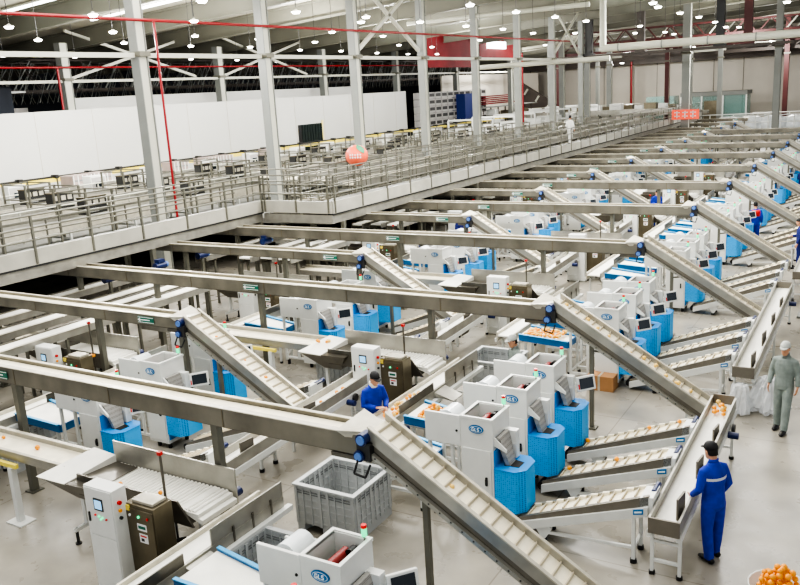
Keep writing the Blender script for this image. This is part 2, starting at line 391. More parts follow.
# red banner areas
for i, (a, b, z0, z1, label) in enumerate((((425, 0), (455, 0), 0, 0, ''),)):
    pass
def card_between(name, x, y0, y1, z0, z1, m, label, cat, th=.2):
    MB().box(x - th, x, y0, y1, z0, z1, m).build(name); return tag(C.objects[-1], label, cat)
card_between('red_banner', -36, 66.4, 76.5, 8.7, 11.7, 'banner', 'broad red banner hung high beyond the fourth tall column', 'banner')
card_between('red_banner', -36, 77.2, 85.6, 9.6, 11.7, 'banner', 'broad red banner hung high between the fifth and sixth tall columns', 'banner')
card_between('bright_window', -35.7, 78.6, 83, 10.5, 11.2, 'strip', 'bright lit window panel under the far red banner', 'window')
card_between('beige_panel', -45, 86, 116, 0, 8.3, 'wall_beige', 'beige wall panel behind the far racks', 'panel')
mb = MB()
for k in range(5): mb.box(-39 + .0, -38.2, 82.3 + .02 * k, 91 - .5 * k, 4.9 + .2 * k, 5.02 + .2 * k, 'banner')
mb.build('red_sheet_stack'); tag(C.objects[-1], 'stack of red sheets lying on a high shelf', 'sheets')
card_between('blue_load', -38, 77.5, 79.4, 3.7, 6.2, 'blue_pack', 'blue wrapped load beside the fifth tall column', 'load', 1.5)
for i in range(2):
    mb = MB(); 
    for k in range(9): mb.bar((-39, 82 + 2 * k, 3.2 - 1.4 * i), (-39, 82 + 2 * k, 4.5 - 1.4 * i), .12, 'girder_dark')
    mb.box(-40, -38.6, 82, 99, 4.5 - 1.4 * i, 4.6 - 1.4 * i, 'column'); mb.build('storage_rack'); tag(C.objects[-1], ['upper', 'lower'][i] + ' shelf of the dark storage rack at the back', 'rack')

# big close column at the right edge
column('steel_column', -1.72, 24.6, 13, .34, .34, 'pale steel column close at the right edge of the view', None)

# stacked crates beyond the partition end
ci = MB()
for z in (0, .35): pass
crate = thing('plastic_crate')
mb = MB(); mb.box(-.5, .5, -.6, .6, 0, .08, 'crate'); mb.box(-.5, -.46, -.6, .6, .08, .62, 'crate'); mb.box(.46, .5, -.6, .6, .08, .62, 'crate'); mb.box(-.46, .46, -.6, -.56, .08, .62, 'crate'); mb.box(-.46, .46, .56, .6, .08, .62, 'crate')
mb.box(.5, .51, -.5, .5, .2, .5, 'dark'); mb.build('shell', crate)
CR = Proto(crate)
for j in range(11):
    for z in range(10):
        CR.put((-39.5, 71 + 1.32 * j, .66 * z), 0, 'grey plastic crate in the tall stacked block beyond the white partition', 'crate', 'crates stacked beyond the partition')

# opening in the partition
mb = MB(); mb.box(-39.98, -39.93, 52.2, 55.2, 0, 4.7, 'dark_green'); mb.box(-39.95, -39.9, 52.0, 52.35, 0, 4.7, 'black'); mb.box(-39.95, -39.9, 55.1, 55.3, 0, 4.9, 'yellow_tray')
for k in range(8): mb.tube((-39.9, 52.5 + .35 * k, 0), (-39.9, 52.5 + .35 * k, 4.65), .1, 'dark_green', 6)
mb.build('door_1', kind='structure')

# ------------------------------------------------------------------ mezzanine with sorting lines
struct('floor_mezzanine', MB().box(-40, -23.6, 8, 100, 1.9, 2.1, 'deck').box(-23.6, -18.6, 25.5, 92, 1.9, 2.1, 'deck'))
# yellow cable tray on posts
t = thing('cable_tray', (-37.5, 10, 2.1))
MB().box(-.2, .2, 0, 85, 1.12, 1.32, 'yellow').build('tray', t)
MB().box(-.06, .06, 0, 85, 1.32, 1.42, 'dark').build('cover_rail', t)
for k in range(40):
    mb = MB(); mb.bar((.22, 1 + 2.1 * k, 0), (.22, 1 + 2.1 * k, 1.35), .06, 'rail'); mb.box(-.12, .26, .9 + 2.1 * k, 1.1 + 2.1 * k, 1.3, 1.48, 'dark'); mb.build('post', t)
tag(t, 'long pale yellow cable tray on posts along the white partition', 'cable tray')

def railing(name, a, b, label, h=1.1, nrail=3, step=1.35, z=0., m='rail', rr=.028):
    a = V(a); b = V(b); L = (b - a).length; n = max(1, round(L / step)); t = thing(name, a)
    for k in range(n + 1):
        p = (b - a) * (k / n); MB().tube(p, p + V((0, 0, h)), rr, m, 6).build('post', t)
    for j in range(nrail):
        z_ = V((0, 0, h * (j + 1) / nrail)); MB().tube(z_, (b - a) + z_, rr, m, 6).build('rail', t)
    return tag(t, label, 'railing')
for i, (x, y0, y1) in enumerate(((-24.4, 9, 60), (-27.2, 10, 66), (-30.2, 10, 72), (-33.4, 12, 76))):
    railing('mezzanine_railing', (x, y0, 2.1), (x, y1, 2.1), f'grey tube railing along the mezzanine lines, {ORD[i]} from the catwalk', 1.15, 2, 1.7, m='column_light' if i % 2 else 'rail', rr=.035)
# sorter lines: long low benches
for i, (x, y0, y1, w) in enumerate(((-25.8, 9, 58, 1.3), (-28.8, 9, 66, 1.4), (-31.8, 10, 72, 1.4), (-35.2, 12, 78, 1.2))):
    t = thing('sorting_line', (x, y0, 2.1)); L = y1 - y0
    MB().box(-w / 2, w / 2, 0, L, .62, .72, 'deck').build('belt', t)
    MB().box(-w / 2 - .05, -w / 2, 0, L, .5, .86, 'steel').build('side_rail', t); MB().box(w / 2, w / 2 + .05, 0, L, .5, .86, 'steel_light').build('side_rail', t)
    for k in range(int(L / 3)):
        mb = MB(); mb.bar((-w / 2 + .05, 1 + 3 * k, 0), (-w / 2 + .05, 1 + 3 * k, .6), .08, 'white_frame'); mb.bar((w / 2 - .05, 1 + 3 * k, 0), (w / 2 - .05, 1 + 3 * k, .6), .08, 'white_frame'); mb.bar((-w / 2, 1 + 3 * k, .2), (w / 2, 1 + 3 * k, .2), .06, 'white_frame'); mb.build('leg', t)
    tag(t, f'long grey sorting line on the mezzanine, {ORD[i]} beyond the catwalk', 'conveyor')
def sorter_unit():
    t = thing('sorter_frame')
    mb = MB()
    for sx in (-.75, .75):
        for sy in (-.6, .6): mb.bar((sx, sy, 0), (sx, sy, 1.75), .07, 'rail')
    for z in (.5, 1.1, 1.72):
        for s in (-.6, .6): mb.bar((-.75, s, z), (.75, s, z), .05, 'rail')
        for s in (-.75, .75): mb.bar((s, -.6, z), (s, .6, z), .05, 'rail')
    mb.build('frame', t)
    mb = MB(); mb.box(.1, .5, -.5, .5, .9, 1.5, 'dark'); mb.box(.08, .52, -.52, .52, 1.5, 1.54, 'brown_steel'); 
    for k in range(3): mb.box(.5, .53, -.4 + .3 * k, -.2 + .3 * k, 1.22, 1.4, 'steel_light')
    mb.build('scanner_head', t)
    mb = MB(); mb.box(.5, .53, -.35, .1, .98, 1.1, 'label_white'); mb.build('label_plate', t)
    return Proto(t)
SU = sorter_unit(); q = 0
for x in (-25.8, -28.8, -31.8):
    for k in range(11):
        y = 14 + 5.2 * k + (x * 1.7) % 3
        if y > 66: continue
        SU.put((x, y, 2.1), 0, 'white framed scanner unit with dark head straddling a mezzanine sorting line', 'sorter', 'scanner units on the mezzanine lines')
def cab_small():
    t = thing('control_cabinet')
    MB().box(-.3, .3, -.45, .45, 0, 1.5, 'white').build('body', t, .01)
    MB().box(.3, .315, -.4, .4, .1, 1.42, 'crate').build('door', t)
    MB().box(.315, .33, -.2, .2, .95, 1.2, 'screen').build('screen', t)
    return Proto(t)
CS = cab_small()
for k in range(16):
    CS.put((-34.3 + .5 * (k % 2), 15 + 4.1 * k, 2.1), 0, 'white control cabinet standing on the mezzanine near the partition', 'cabinet', 'white cabinets on the mezzanine')
def crate_stack():
    t = thing('pallet_box')
    mb = MB(); mb.box(-.5, .5, -.6, .6, 0, .7, 'crate_pink')
    for k in range(5): mb.box(.5, .52, -.6 + .28 * k, -.54 + .28 * k, 0, .7, 'white_frame')
    for z in (.15, .4): mb.box(.5, .515, -.5, .5, z, z + .08, 'bin_dark')
    mb.build('shell', t); return Proto(t)
CK = crate_stack()
for (y, x, n) in ((24.3, -36.4, 1), (28.3, -36.4, 2), (29.6, -36.4, 2), (33.2, -36.4, 1), (35.3, -36.4, 2), (36.6, -36.4, 1), (37.9, -36.4, 2), (39.2, -36.4, 2), (41, -36.4, 1), (44, -36.4, 2), (49, -36.4, 1)):
    for k in range(n): CK.put((x, y, 2.1 + .71 * k), 0, 'pale slatted box stacked below the yellow cable tray', 'box', 'pale boxes stacked along the partition')
# white gantries further on
for k in range(7):
    y = 62 + 4.6 * k
    mb = MB()
    for s in (-2, 2): mb.bar((-30 + s, y, 2.1), (-30 + s, y, 4.2), .12, 'white_frame')
    mb.bar((-32, y, 4.2), (-28, y, 4.2), .14, 'white_frame'); mb.bar((-32, y, 3.3), (-28, y, 3.3), .1, 'white_frame'); mb.box(-31.2, -29, y - .6, y + .6, 2.5, 3.6, 'white')
    mb.build('white_gantry'); tag(C.objects[-1], f'white framed gantry on the far mezzanine, {ORD[k]} from the camera', 'gantry')

# long stacked conveyors of the far left
for i in range(4):
    t = thing('far_conveyor', (-20.5 - 1.6 * i, 30, 2.9 + .1 * i))
    MB().box(-.35, .35, 0, 50, .0, .06, 'cream').build('belt', t)
    MB().box(.35, .4, 0, 50, -.15, .15, 'steel').build('side_rail', t); MB().box(-.4, -.35, 0, 50, -.15, .15, 'steel').build('side_rail', t)
    for k in range(17): MB().bar((0, .5 + 3 * k, -.8), (0, .5 + 3 * k, 0), .09, 'rail').build('leg', t)
    tag(t, f'long conveyor beside the far catwalk, {ORD[i]} behind it', 'conveyor')

# ------------------------------------------------------------------ catwalk
def catwalk(x0, x1, y0, y1, label, alongx=False, n_out=None):
    t = thing('catwalk', (x1, y0, 0)); L = y1 - y0; w = x1 - x0
    MB().box(-w, 0, 0, L, 2.92, 3.0, 'deck').build('walkway', t)
    mb = MB(); mb.box(0, .06, 0, L, 2.78, 3.2, 'fascia'); mb.build('toe_board', t)
    mb = MB(); mb.box(-.14, -.02, 0, L, 2.42, 2.72, 'steel'); mb.box(-.2, .04, 0, L, 2.72, 2.78, 'dark'); mb.box(-w, -w + .12, 0, L, 2.42, 2.9, 'steel'); mb.build('support_beam', t)
    n = int(L / 1.72)
    for k in range(n + 1):
        y = .1 + k * (L - .2) / n
        MB().box(.03, .09, y - .03, y + .03, 2.8, 4.1, 'rail').build('rail_post', t)
        if L < 25 or k % 2 == 0: MB().box(-w, -w + .05, y - .03, y + .03, 3.0, 4.1, 'rail').build('rail_post', t)
    for x in (.06, -w + .02):
        for z in (3.45, 3.78, 4.1): MB().tube((x, 0, z), (x, L, z), .028, 'rail', 6).build('hand_rail', t)
    for k in range(int(L / 5.5) + 1):
        y = min(.6 + 5.5 * k, L - .2); MB().box(-.12, .02, y, y + .14, 0, 2.42, 'rail').build('leg', t); MB().box(-w, -w + .14, y, y + .14, 0, 2.42, 'rail').build('leg', t)
    return tag(t, label, 'catwalk')
catwalk(-20.9, -19.6, 6, 23, 'near stretch of raised metal catwalk with tube railings at left')
catwalk(-17.9, -16.5, 23, 86, 'long far stretch of raised catwalk running to the back of the hall')
t = thing('catwalk', (-19.54, 23, 0))
MB().box(-1.4, 3.04, 0, 1.4, 2.92, 3.0, 'deck').build('walkway', t); MB().box(0, 3.04, -.06, 0, 2.78, 3.2, 'fascia').build('toe_board', t); MB().box(0, 3.04, -.02, .12, 2.42, 2.72, 'steel').build('support_beam', t)
for k in range(3): MB().box(.1 + 1.4 * k, .16 + 1.4 * k, -.09, -.03, 2.8, 4.1, 'rail').build('rail_post', t)
for z in (3.45, 3.78, 4.1): MB().tube((0, -.06, z), (3.04, -.06, z), .028, 'rail', 6).build('hand_rail', t)
tag(t, 'short crosswise link between the two catwalk stretches', 'catwalk')
for i, (a, b) in enumerate((((-22.6, 26, 2.1), (-18.4, 26, 2.1)), ((-22.6, 28.5, 2.1), (-18.4, 28.5, 2.1)), ((-22.6, 32, 2.1), (-18.4, 32, 2.1)))):
    railing('stair_railing', a, b, f'crosswise grey railing behind the catwalk link, {ORD[i]} from the front', 1.9, 4, .8)
for i in range(4):
    y = 24.2 + 8 * i
    railing('mezzanine_railing', (-19.3 - .55 * i, y, 2.1), (-19.3 - .55 * i, y + 16, 2.1), f'{["lowest","second","third","fourth"][i]} lengthwise railing just behind the far catwalk stretch', 2.0, 3, 1.3)

# balloon
t = thing('balloon', (-18.9, 28.35, 4.3))
MB().ball((0, 0, 0), .465, 'balloon', 24, 16, (1, 1, .93)).build('body', t)
mb = MB()
n = 9
pts = []
for k in range(n):
    u = k / (n - 1); pts.append((u, .2 * math.sin(math.pi * u)))
vs = []
for u, w in pts:
    # leaf curves over the top front right of the ball
    a = math.radians(82 - 70 * u); az = math.radians(-42 + 22 * u)
    for s in (-1, 1):
        az2 = az + s * w * 2.2
        R_ = .49; vs.append((R_ * math.cos(a) * math.cos(az2), R_ * math.cos(a) * math.sin(az2), R_ * .93 * math.sin(a)))
mb.add(vs, [(2 * k, 2 * k + 1, 2 * k + 3, 2 * k + 2) for k in range(n - 1)], 'leaf'); mb.build('leaf', t)
mb = MB()
def on_ball(az, el, R_=.472): return (R_ * math.cos(el) * math.cos(az), R_ * math.cos(el) * math.sin(az), R_ * .93 * math.sin(el))
for row, el in enumerate((.12, -.12)):
    for k in range(5):
        az = math.radians(-95 + 13 * k); e2 = el + .03 * (k % 2)
        mb.bar(on_ball(az, e2), on_ball(az + .13, e2 + .02), .025, 'label_white'); mb.bar(on_ball(az + .06, e2 - .06), on_ball(az + .06, e2 + .08), .025, 'label_white')
        if k % 2: mb.bar(on_ball(az, e2 - .07), on_ball(az + .12, e2 - .05), .02, 'label_white')
mb.build('lettering', t); MB().tube((0, 0, -1.3), (0, 0, -.42), .02, 'rail', 6).build('string', t)
tag(t, 'orange balloon with green leaf and white lettering above the catwalk railing', 'balloon')

# ------------------------------------------------------------------ bagging machine
def machine(screen_side=0):
    t = thing('bagging_machine')
    w = .27; mb = MB()
    mb.box(-w, w, 0, .64, .12, 1.42, 'white'); mb.box(-w, w, 0, .04, 1.42, 1.8, 'white'); mb.box(-w, w, .6, .64, 1.42, 1.8, 'white')
    mb.box(-w, -w + .04, .04, .6, 1.42, 1.8, 'white'); mb.box(w - .04, w, .04, .6, 1.42, 1.8, 'white')
    mb.box(-w - .01, w + .01, -.01, .03, 1.78, 1.82, 'white'); mb.box(-w - .01, w + .01, .61, .65, 1.78, 1.82, 'white'); mb.box(-w - .01, -w + .04, .03, .61, 1.78, 1.82, 'white'); mb.box(w - .04, w + .01, .03, .61, 1.78, 1.82, 'white')
    mb.build('tower_body', t)
    dr = MB().box(-.235, .235, -.016, 0, .18, 1.3, 'white').build('door', t, .005)
    MB().box(.14, .17, -.04, -.016, .72, .86, 'black').bar((.155, -.045, .74), (.155, -.045, .84), .025, 'dark').build('handle', dr)
    MB().tube((0, .12, 1.66), (0, .5, 1.66), .06, 'red_roll', 12).build('red_roller', t)
    MB().tube((.1, .42, 1.68), (.1, .54, 1.68), .065, 'black', 10).build('drive_motor', t); MB().tube((-.14, .08, 1.68), (-.14, .16, 1.68), .045, 'dark', 8).build('bearing', t); MB().path([(.12, .5, 1.7), (.2, .45, 1.74), (.22, .3, 1.7), (.2, .2, 1.5)], .01, 'black', 5).build('cable', t)
    MB().box(-.2, .2, .1, .55, 1.43, 1.46, 'dark').build('inner_tray', t)
    # emblem: oval ring with letter like strokes
    mb = MB(); n = 22
    def oval(a, b, y): return [(a * math.cos(2 * math.pi * k / n), y, 1.63 + b * math.sin(2 * math.pi * k / n)) for k in range(n)]
    mb.add(oval(.125, .07, -.014), [tuple(range(n))], 'logo_blue'); mb.add(oval(.125, .07, -.002), [tuple(range(n - 1, -1, -1))], 'logo_blue')
    mb.add(oval(.103, .052, -.017), [tuple(range(n))], 'logo_white'); mb.add(oval(.097, .046, -.019), [tuple(range(n))], 'logo_blue')
    y = -.024
    def st(x0, z0, x1, z1): mb.bar((x0, y, 1.63 + z0), (x1, y, 1.63 + z1), .011, 'logo_white', .006)
    st(-.06, .024, -.03, .024); st(-.06, .024, -.065, -.024); st(-.065, -.024, -.035, -.024); st(-.035, -.024, -.032, 0); st(-.032, 0, -.045, 0)
    st(-.012, .024, -.018, -.024); st(-.018, -.024, .01, -.024)
    st(.055, .024, .03, .024); st(.03, .024, .028, 0); st(.028, 0, .052, 0); st(.052, 0, .05, -.024); st(.05, -.024, .022, -.024)
    mb.build('emblem', t)
    # side box
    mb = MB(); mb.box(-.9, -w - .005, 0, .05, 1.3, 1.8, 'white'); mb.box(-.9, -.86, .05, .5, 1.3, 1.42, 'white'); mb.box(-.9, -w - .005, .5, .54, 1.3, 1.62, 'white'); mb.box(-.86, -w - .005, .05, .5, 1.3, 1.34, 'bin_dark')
    mb.build('side_box', t, .006)
    MB().tube((-.34, -.006, 1.55), (-.34, .0, 1.55), .02, 'black', 8).tube((-.34, -.012, 1.55), (-.34, 0, 1.55), .018, 'black', 8).build('latch', t)
    n = 12; MB().tube((-.56, .1, 1.66), (-.56, .46, 1.66), .16, 'poly_white', 18).build('film_roll', t)
    mb = MB(); mb.bar((-.85, .05, 1.3), (-.85, .05, .12), .05, 'white_frame'); mb.bar((-.85, .5, 1.3), (-.85, .5, .12), .05, 'white_frame'); mb.bar((-.85, .05, .2), (-w, .05, .2), .05, 'white_frame'); mb.bar((-.85, .5, .2), (-w, .5, .2), .05, 'white_frame'); mb.bar((-.85, .05, .25), (-.4, .05, .7), .04, 'white_frame')
    mb.bar((-.45, .05, .2), (-.45, .05, 1.3), .05, 'white_frame'); mb.build('support_frame', t)
    for x in (-.82, -.1, .2):
        for yy in (.08, .54): MB().tube((x, yy, .0), (x, yy, .12), .04, 'black', 8).build('castor', t)
    # basket of blue mesh
    x0, x1 = w + .02, w + .48; y0, y1 = .0, .6; c = .12
    poly = [(x0, y0 - .02), (x1 - c, y0 - .02), (x1, y0 + c), (x1, y1 - c), (x1 - c, y1), (x0, y1)]
    mb = MB(); mb.prism(poly, .34, 1.02, 'blue')
    mb.build('mesh_guard', t)
    top = [(x0 + .05, .1), (x1 - c, .1), (x1 - .06, .22), (x1 - .06, .42), (x0 + .05, .5)]
    MB().prism([(x0 + .0, y0 - .03), (x1 - c, y0 - .03), (x1 + .01, y0 + c), (x1 + .01, y1 - c), (x1 - c, y1 + .01), (x0, y1 + .01)], 1.02, 1.035, 'blue_solid').build('guard_rim', t)
    MB().prism([(x0 + .09, .14), (x1 - .13, .16), (x1 - .12, .36), (x0 + .09, .42)], 1.035, 1.04, 'black').build('guard_opening', t)
    MB().box(w, w + .02, .02, .62, .2, 1.3, 'blue_solid').build('back_panel', t)
    # perforated chute
    mb = MB(); mb.hexa([(w + .14, .16, 1.0), (w + .22, .16, 1.0), (w + .22, .36, 1.0), (w + .14, .36, 1.0), (w + .02, .08, 1.5), (w + .08, .08, 1.5), (w + .08, .46, 1.5), (w + .02, .46, 1.5)], 'perf'); mb.build('chute', t)
    mb = MB(); mb.tube((w + .02, .5, 1.28), (w + .18, .5, 1.28), .07, 'white', 10); mb.box(w, w + .2, .44, .56, 1.05, 1.5, 'white'); mb.build('seal_arm', t); mb = MB(); mb.hexa([(w, .04, 1.38), (w + .2, .04, 1.3), (w + .2, .07, 1.3), (w, .07, 1.38), (w, .04, 1.52), (w + .2, .04, 1.34), (w + .2, .07, 1.34), (w, .07, 1.52)], 'white'); mb.build('side_shield', t)
    # touchscreen
    sc = MB().box(-.02, .035, -.17, .17, -.12, .12, 'white').build('touchscreen', t, .01)
    sc.location = (w + .36, .66, 1.33); sc.rotation_euler = (0, math.radians(-14), math.radians(-38))
    MB().box(.036, .042, -.13, .13, -.085, .09, 'screen').build('display', sc)
    MB().box(.036, .045, -.16, -.14, -.08, .0, 'red').build('stop_button', sc)
    sc.scale = (1.12, 1.12, 1.12)
    MB().bar((0, .62, 1.3), (.34 + w, .66, 1.3), .04, 'white').build('screen_arm', t)
    sl = MB().tube((w - .06, .58, 1.8), (w - .06, .58, 1.86), .012, 'steel', 6).build('beacon_stem', t)
    MB().tube((w - .06, .58, 1.86), (w - .06, .58, 1.96), .033, 'green_lamp', 10).build('green_beacon', t)
    MB().tube((w - .06, .58, 1.96), (w - .06, .58, 2.0), .033, 'red_lamp', 10).build('red_beacon', t)
    # tray
    return t
MP = Proto(machine())

def tray_model():   # blue skirted vibrating tray; origin at its right rear end on the floor
    t = thing('feeding_tray')
    mb = MB(); x0, x1, y0, y1 = -1.15, 0, 0, .75
    mb.hexa([(x0, y0, .93), (x1, y0 + .1, .83), (x1, y1 - .1, .83), (x0, y1, .93), (x0, y0, 1.01), (x1, y0 + .1, .91), (x1, y1 - .1, .91), (x0, y1, 1.01)], 'belt_white'); mb.build('deck', t)
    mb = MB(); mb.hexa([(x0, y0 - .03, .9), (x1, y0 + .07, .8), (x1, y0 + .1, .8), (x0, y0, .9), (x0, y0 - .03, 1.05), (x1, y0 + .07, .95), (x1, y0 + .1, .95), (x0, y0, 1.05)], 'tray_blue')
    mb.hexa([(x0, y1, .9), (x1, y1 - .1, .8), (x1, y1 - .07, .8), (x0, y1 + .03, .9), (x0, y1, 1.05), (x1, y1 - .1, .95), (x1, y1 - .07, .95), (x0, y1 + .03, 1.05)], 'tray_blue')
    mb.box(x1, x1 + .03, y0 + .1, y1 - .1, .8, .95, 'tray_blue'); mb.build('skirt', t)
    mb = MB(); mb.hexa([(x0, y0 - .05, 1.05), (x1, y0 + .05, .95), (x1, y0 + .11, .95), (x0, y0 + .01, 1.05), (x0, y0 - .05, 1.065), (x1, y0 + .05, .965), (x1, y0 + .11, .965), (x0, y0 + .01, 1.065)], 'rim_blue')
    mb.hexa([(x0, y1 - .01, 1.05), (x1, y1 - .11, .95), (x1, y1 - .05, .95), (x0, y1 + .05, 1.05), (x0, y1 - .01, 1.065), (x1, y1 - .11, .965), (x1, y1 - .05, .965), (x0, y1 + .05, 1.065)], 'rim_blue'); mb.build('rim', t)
    for x in (x0 + .1, -.15):
        for y in (.14, .58):
            g = MB().bar((x, y, .05), (x, y, .8), .05, 'white_frame').build('leg', t); MB().tube((x, y, 0), (x, y, .05), .04, 'black', 8).build('foot', g)
    mb = MB(); mb.bar((x0 + .1, .14, .3), (-.15, .14, .3), .05, 'white_frame'); mb.bar((x0 + .1, .58, .3), (-.15, .58, .3), .05, 'white_frame'); mb.bar((x0 + .1, .14, .3), (-.15, .14, .7), .04, 'white_frame'); mb.build('brace', t)
    return Proto(t)
TR = tray_model()

# ------------------------------------------------------------------ small take-away belt (local +X, low at 0)
def small_belt():
    t = thing('takeaway_conveyor'); L, z0, z1, w = 2.1, .17, 1.0, .4
    mb = MB(); mb.ramp(0, L, .08, w, z0, z1, 0, .04, 'cream'); n = 11
    for k in range(n):
        x = .1 + k * (L - .15) / n; z = z0 + (z1 - z0) * x / L; mb.box(x, x + .012, .1, w - .02, z + .03, z + .085, 'cleat')
        mb.ramp(x, x + .1, w - .04, w, z, z + .024, .03, .10, 'cream')
    mb.build('cleated_belt', t)
    MB().ramp(0, L, 0, .07, z0, z1, -.07, .07, 'taupe').build('side_guard', t)
    MB().ramp(0, L, w, w + .03, z0, z1, -.08, .08, 'steel').build('side_guard', t)
    mb = MB(); mb.ramp(.0, L, -.04, .02, z0 + .1, z1, -.22, -.08, 'white_frame'); mb.ramp(.0, L, w, w + .05, z0 + .1, z1, -.2, -.08, 'white_frame'); mb.ramp(L - .12, L + .06, 0, w, z1, z1 + .03, -.2, .03, 'white'); mb.build('frame', t)
    MB().tube((-.02, 0, z0 - .02), (-.02, w, z0 - .02), .07, 'black', 10).build('tail_roller', t)
    MB().tube((L + .02, w * .55, z1 + .03), (L + .02, w + .1, z1 + .03), .045, 'motor', 10).build('motor', t)
    mb = MB(); mb.ramp(L - .2, L - .06, -.05, -.04, z1 - .05, z1 - .016, -.18, -.1, 'logo_blue'); mb.ramp(L - .18, L - .08, -.053, -.05, z1 - .045, z1 - .02, -.155, -.13, 'logo_white'); mb.build('name_plate', t)
    for y in (.0, w):
        mb = MB(); mb.prism([(.42, y - .02), (.68, y - .02), (.68, y + .03), (.42, y + .03)], .22, .26, 'white_frame')
        mb.hexa([(.52, y - .02, .06), (.58, y - .02, .06), (.58, y + .03, .06), (.52, y + .03, .06), (.42, y - .02, .23), (.68, y - .02, .23), (.68, y + .03, .23), (.42, y + .03, .23)], 'white_frame'); g = mb.build('leg', t)
        MB().tube((.55, y, 0), (.55, y, .06), .05, 'black', 8).build('foot', g)
        g = MB().bar((1.9, y, .06), (1.9, y, z1 - .24), .05, 'white_frame').build('leg', t); MB().tube((1.9, y, 0), (1.9, y, .06), .05, 'black', 8).build('foot', g)
    mb = MB(); mb.bar((.55, 0, .16), (1.9, 0, .24), .04, 'white_frame'); mb.bar((1.9, 0, .24), (1.9, w, .24), .04, 'white_frame'); mb.build('brace', t)
    return Proto(t)
SB = small_belt()

# ------------------------------------------------------------------ trough conveyor (local +Y)
def trough(L, z0=.76, z1=.92, motor=True):
    t = thing('trough_conveyor'); w = .36
    def rampy(mb, x0, x1, y0, y1, lo, hi, m):
        za = z0 + (z1 - z0) * y0 / L; zb = z0 + (z1 - z0) * y1 / L
        mb.hexa([(x0, y0, za + lo), (x1, y0, za + lo), (x1, y1, zb + lo), (x0, y1, zb + lo), (x0, y0, za + hi), (x1, y0, za + hi), (x1, y1, zb + hi), (x0, y1, zb + hi)], m)
    mb = MB(); rampy(mb, -w / 2, w / 2, 0, L, 0, .03, 'belt_white'); mb.build('belt', t)
    mb = MB(); rampy(mb, -w / 2 - .03, -w / 2, 0, L, -.02, .17, 'steel'); mb.build('side_wall', t)
    mb = MB(); rampy(mb, w / 2, w / 2 + .03, 0, L, -.02, .17, 'steel'); mb.build('side_wall', t)
    mb = MB(); rampy(mb, -w / 2 - .03, w / 2 + .03, -.03, 0, -.06, .17, 'taupe'); mb.build('end_plate', t); mb = MB(); rampy(mb, -w / 2, w / 2, L, L + .03, -.02, .2, 'taupe'); mb.build('end_plate', t)
    mb = MB(); rampy(mb, w / 2 - .02, w / 2 + .05, 0, L, -.14, -.03, 'white_frame'); rampy(mb, -w / 2 - .05, -w / 2 + .02, 0, L, -.14, -.03, 'white_frame'); mb.build('frame', t)
    n = max(2, round(L / 2.4))
    for k in range(n):
        y = .12 + k * (L - .3) / (n - 1); za = z0 + (z1 - z0) * y / L - .12
        for x in (-w / 2, w / 2 + .01):
            g = MB().bar((x, y, .05), (x, y, za), .045, 'white_frame').build('leg', t); MB().tube((x, y, 0), (x, y, .05), .045, 'black', 8).build('foot', g)
        mb = MB(); mb.bar((-w / 2, y, .22), (w / 2, y, .22), .04, 'white_frame'); mb.bar((-w / 2, y, .52), (w / 2, y, .52), .04, 'white_frame'); mb.build('brace', t)
    for k in range(1, n + 2):
        y = .25 + (k - 1) * (L - .6) / (n + 1)
        mb = MB(); mb.hexa([(.1, y, z0 + .05), (.125, y, z0 + .05), (.16, y + .3, z0 + .05), (.13, y + .3, z0 + .05), (.1, y, z0 + .36), (.125, y, z0 + .36), (.16, y + .3, z0 + .36), (.13, y + .3, z0 + .36)], 'taupe'); mb.build('deflector', t)
    MB().tube((w / 2 + .05, L - .9, z1 - .16), (w / 2 + .22, L - .9, z1 - .16), .06, 'motor', 10).build('motor', t); MB().tube((w / 2 + .08, L - .7, z1 - .12), (w / 2 + .13, L - .7, z1 - .12), .08, 'dark', 10).build('pulley', t)
    return t

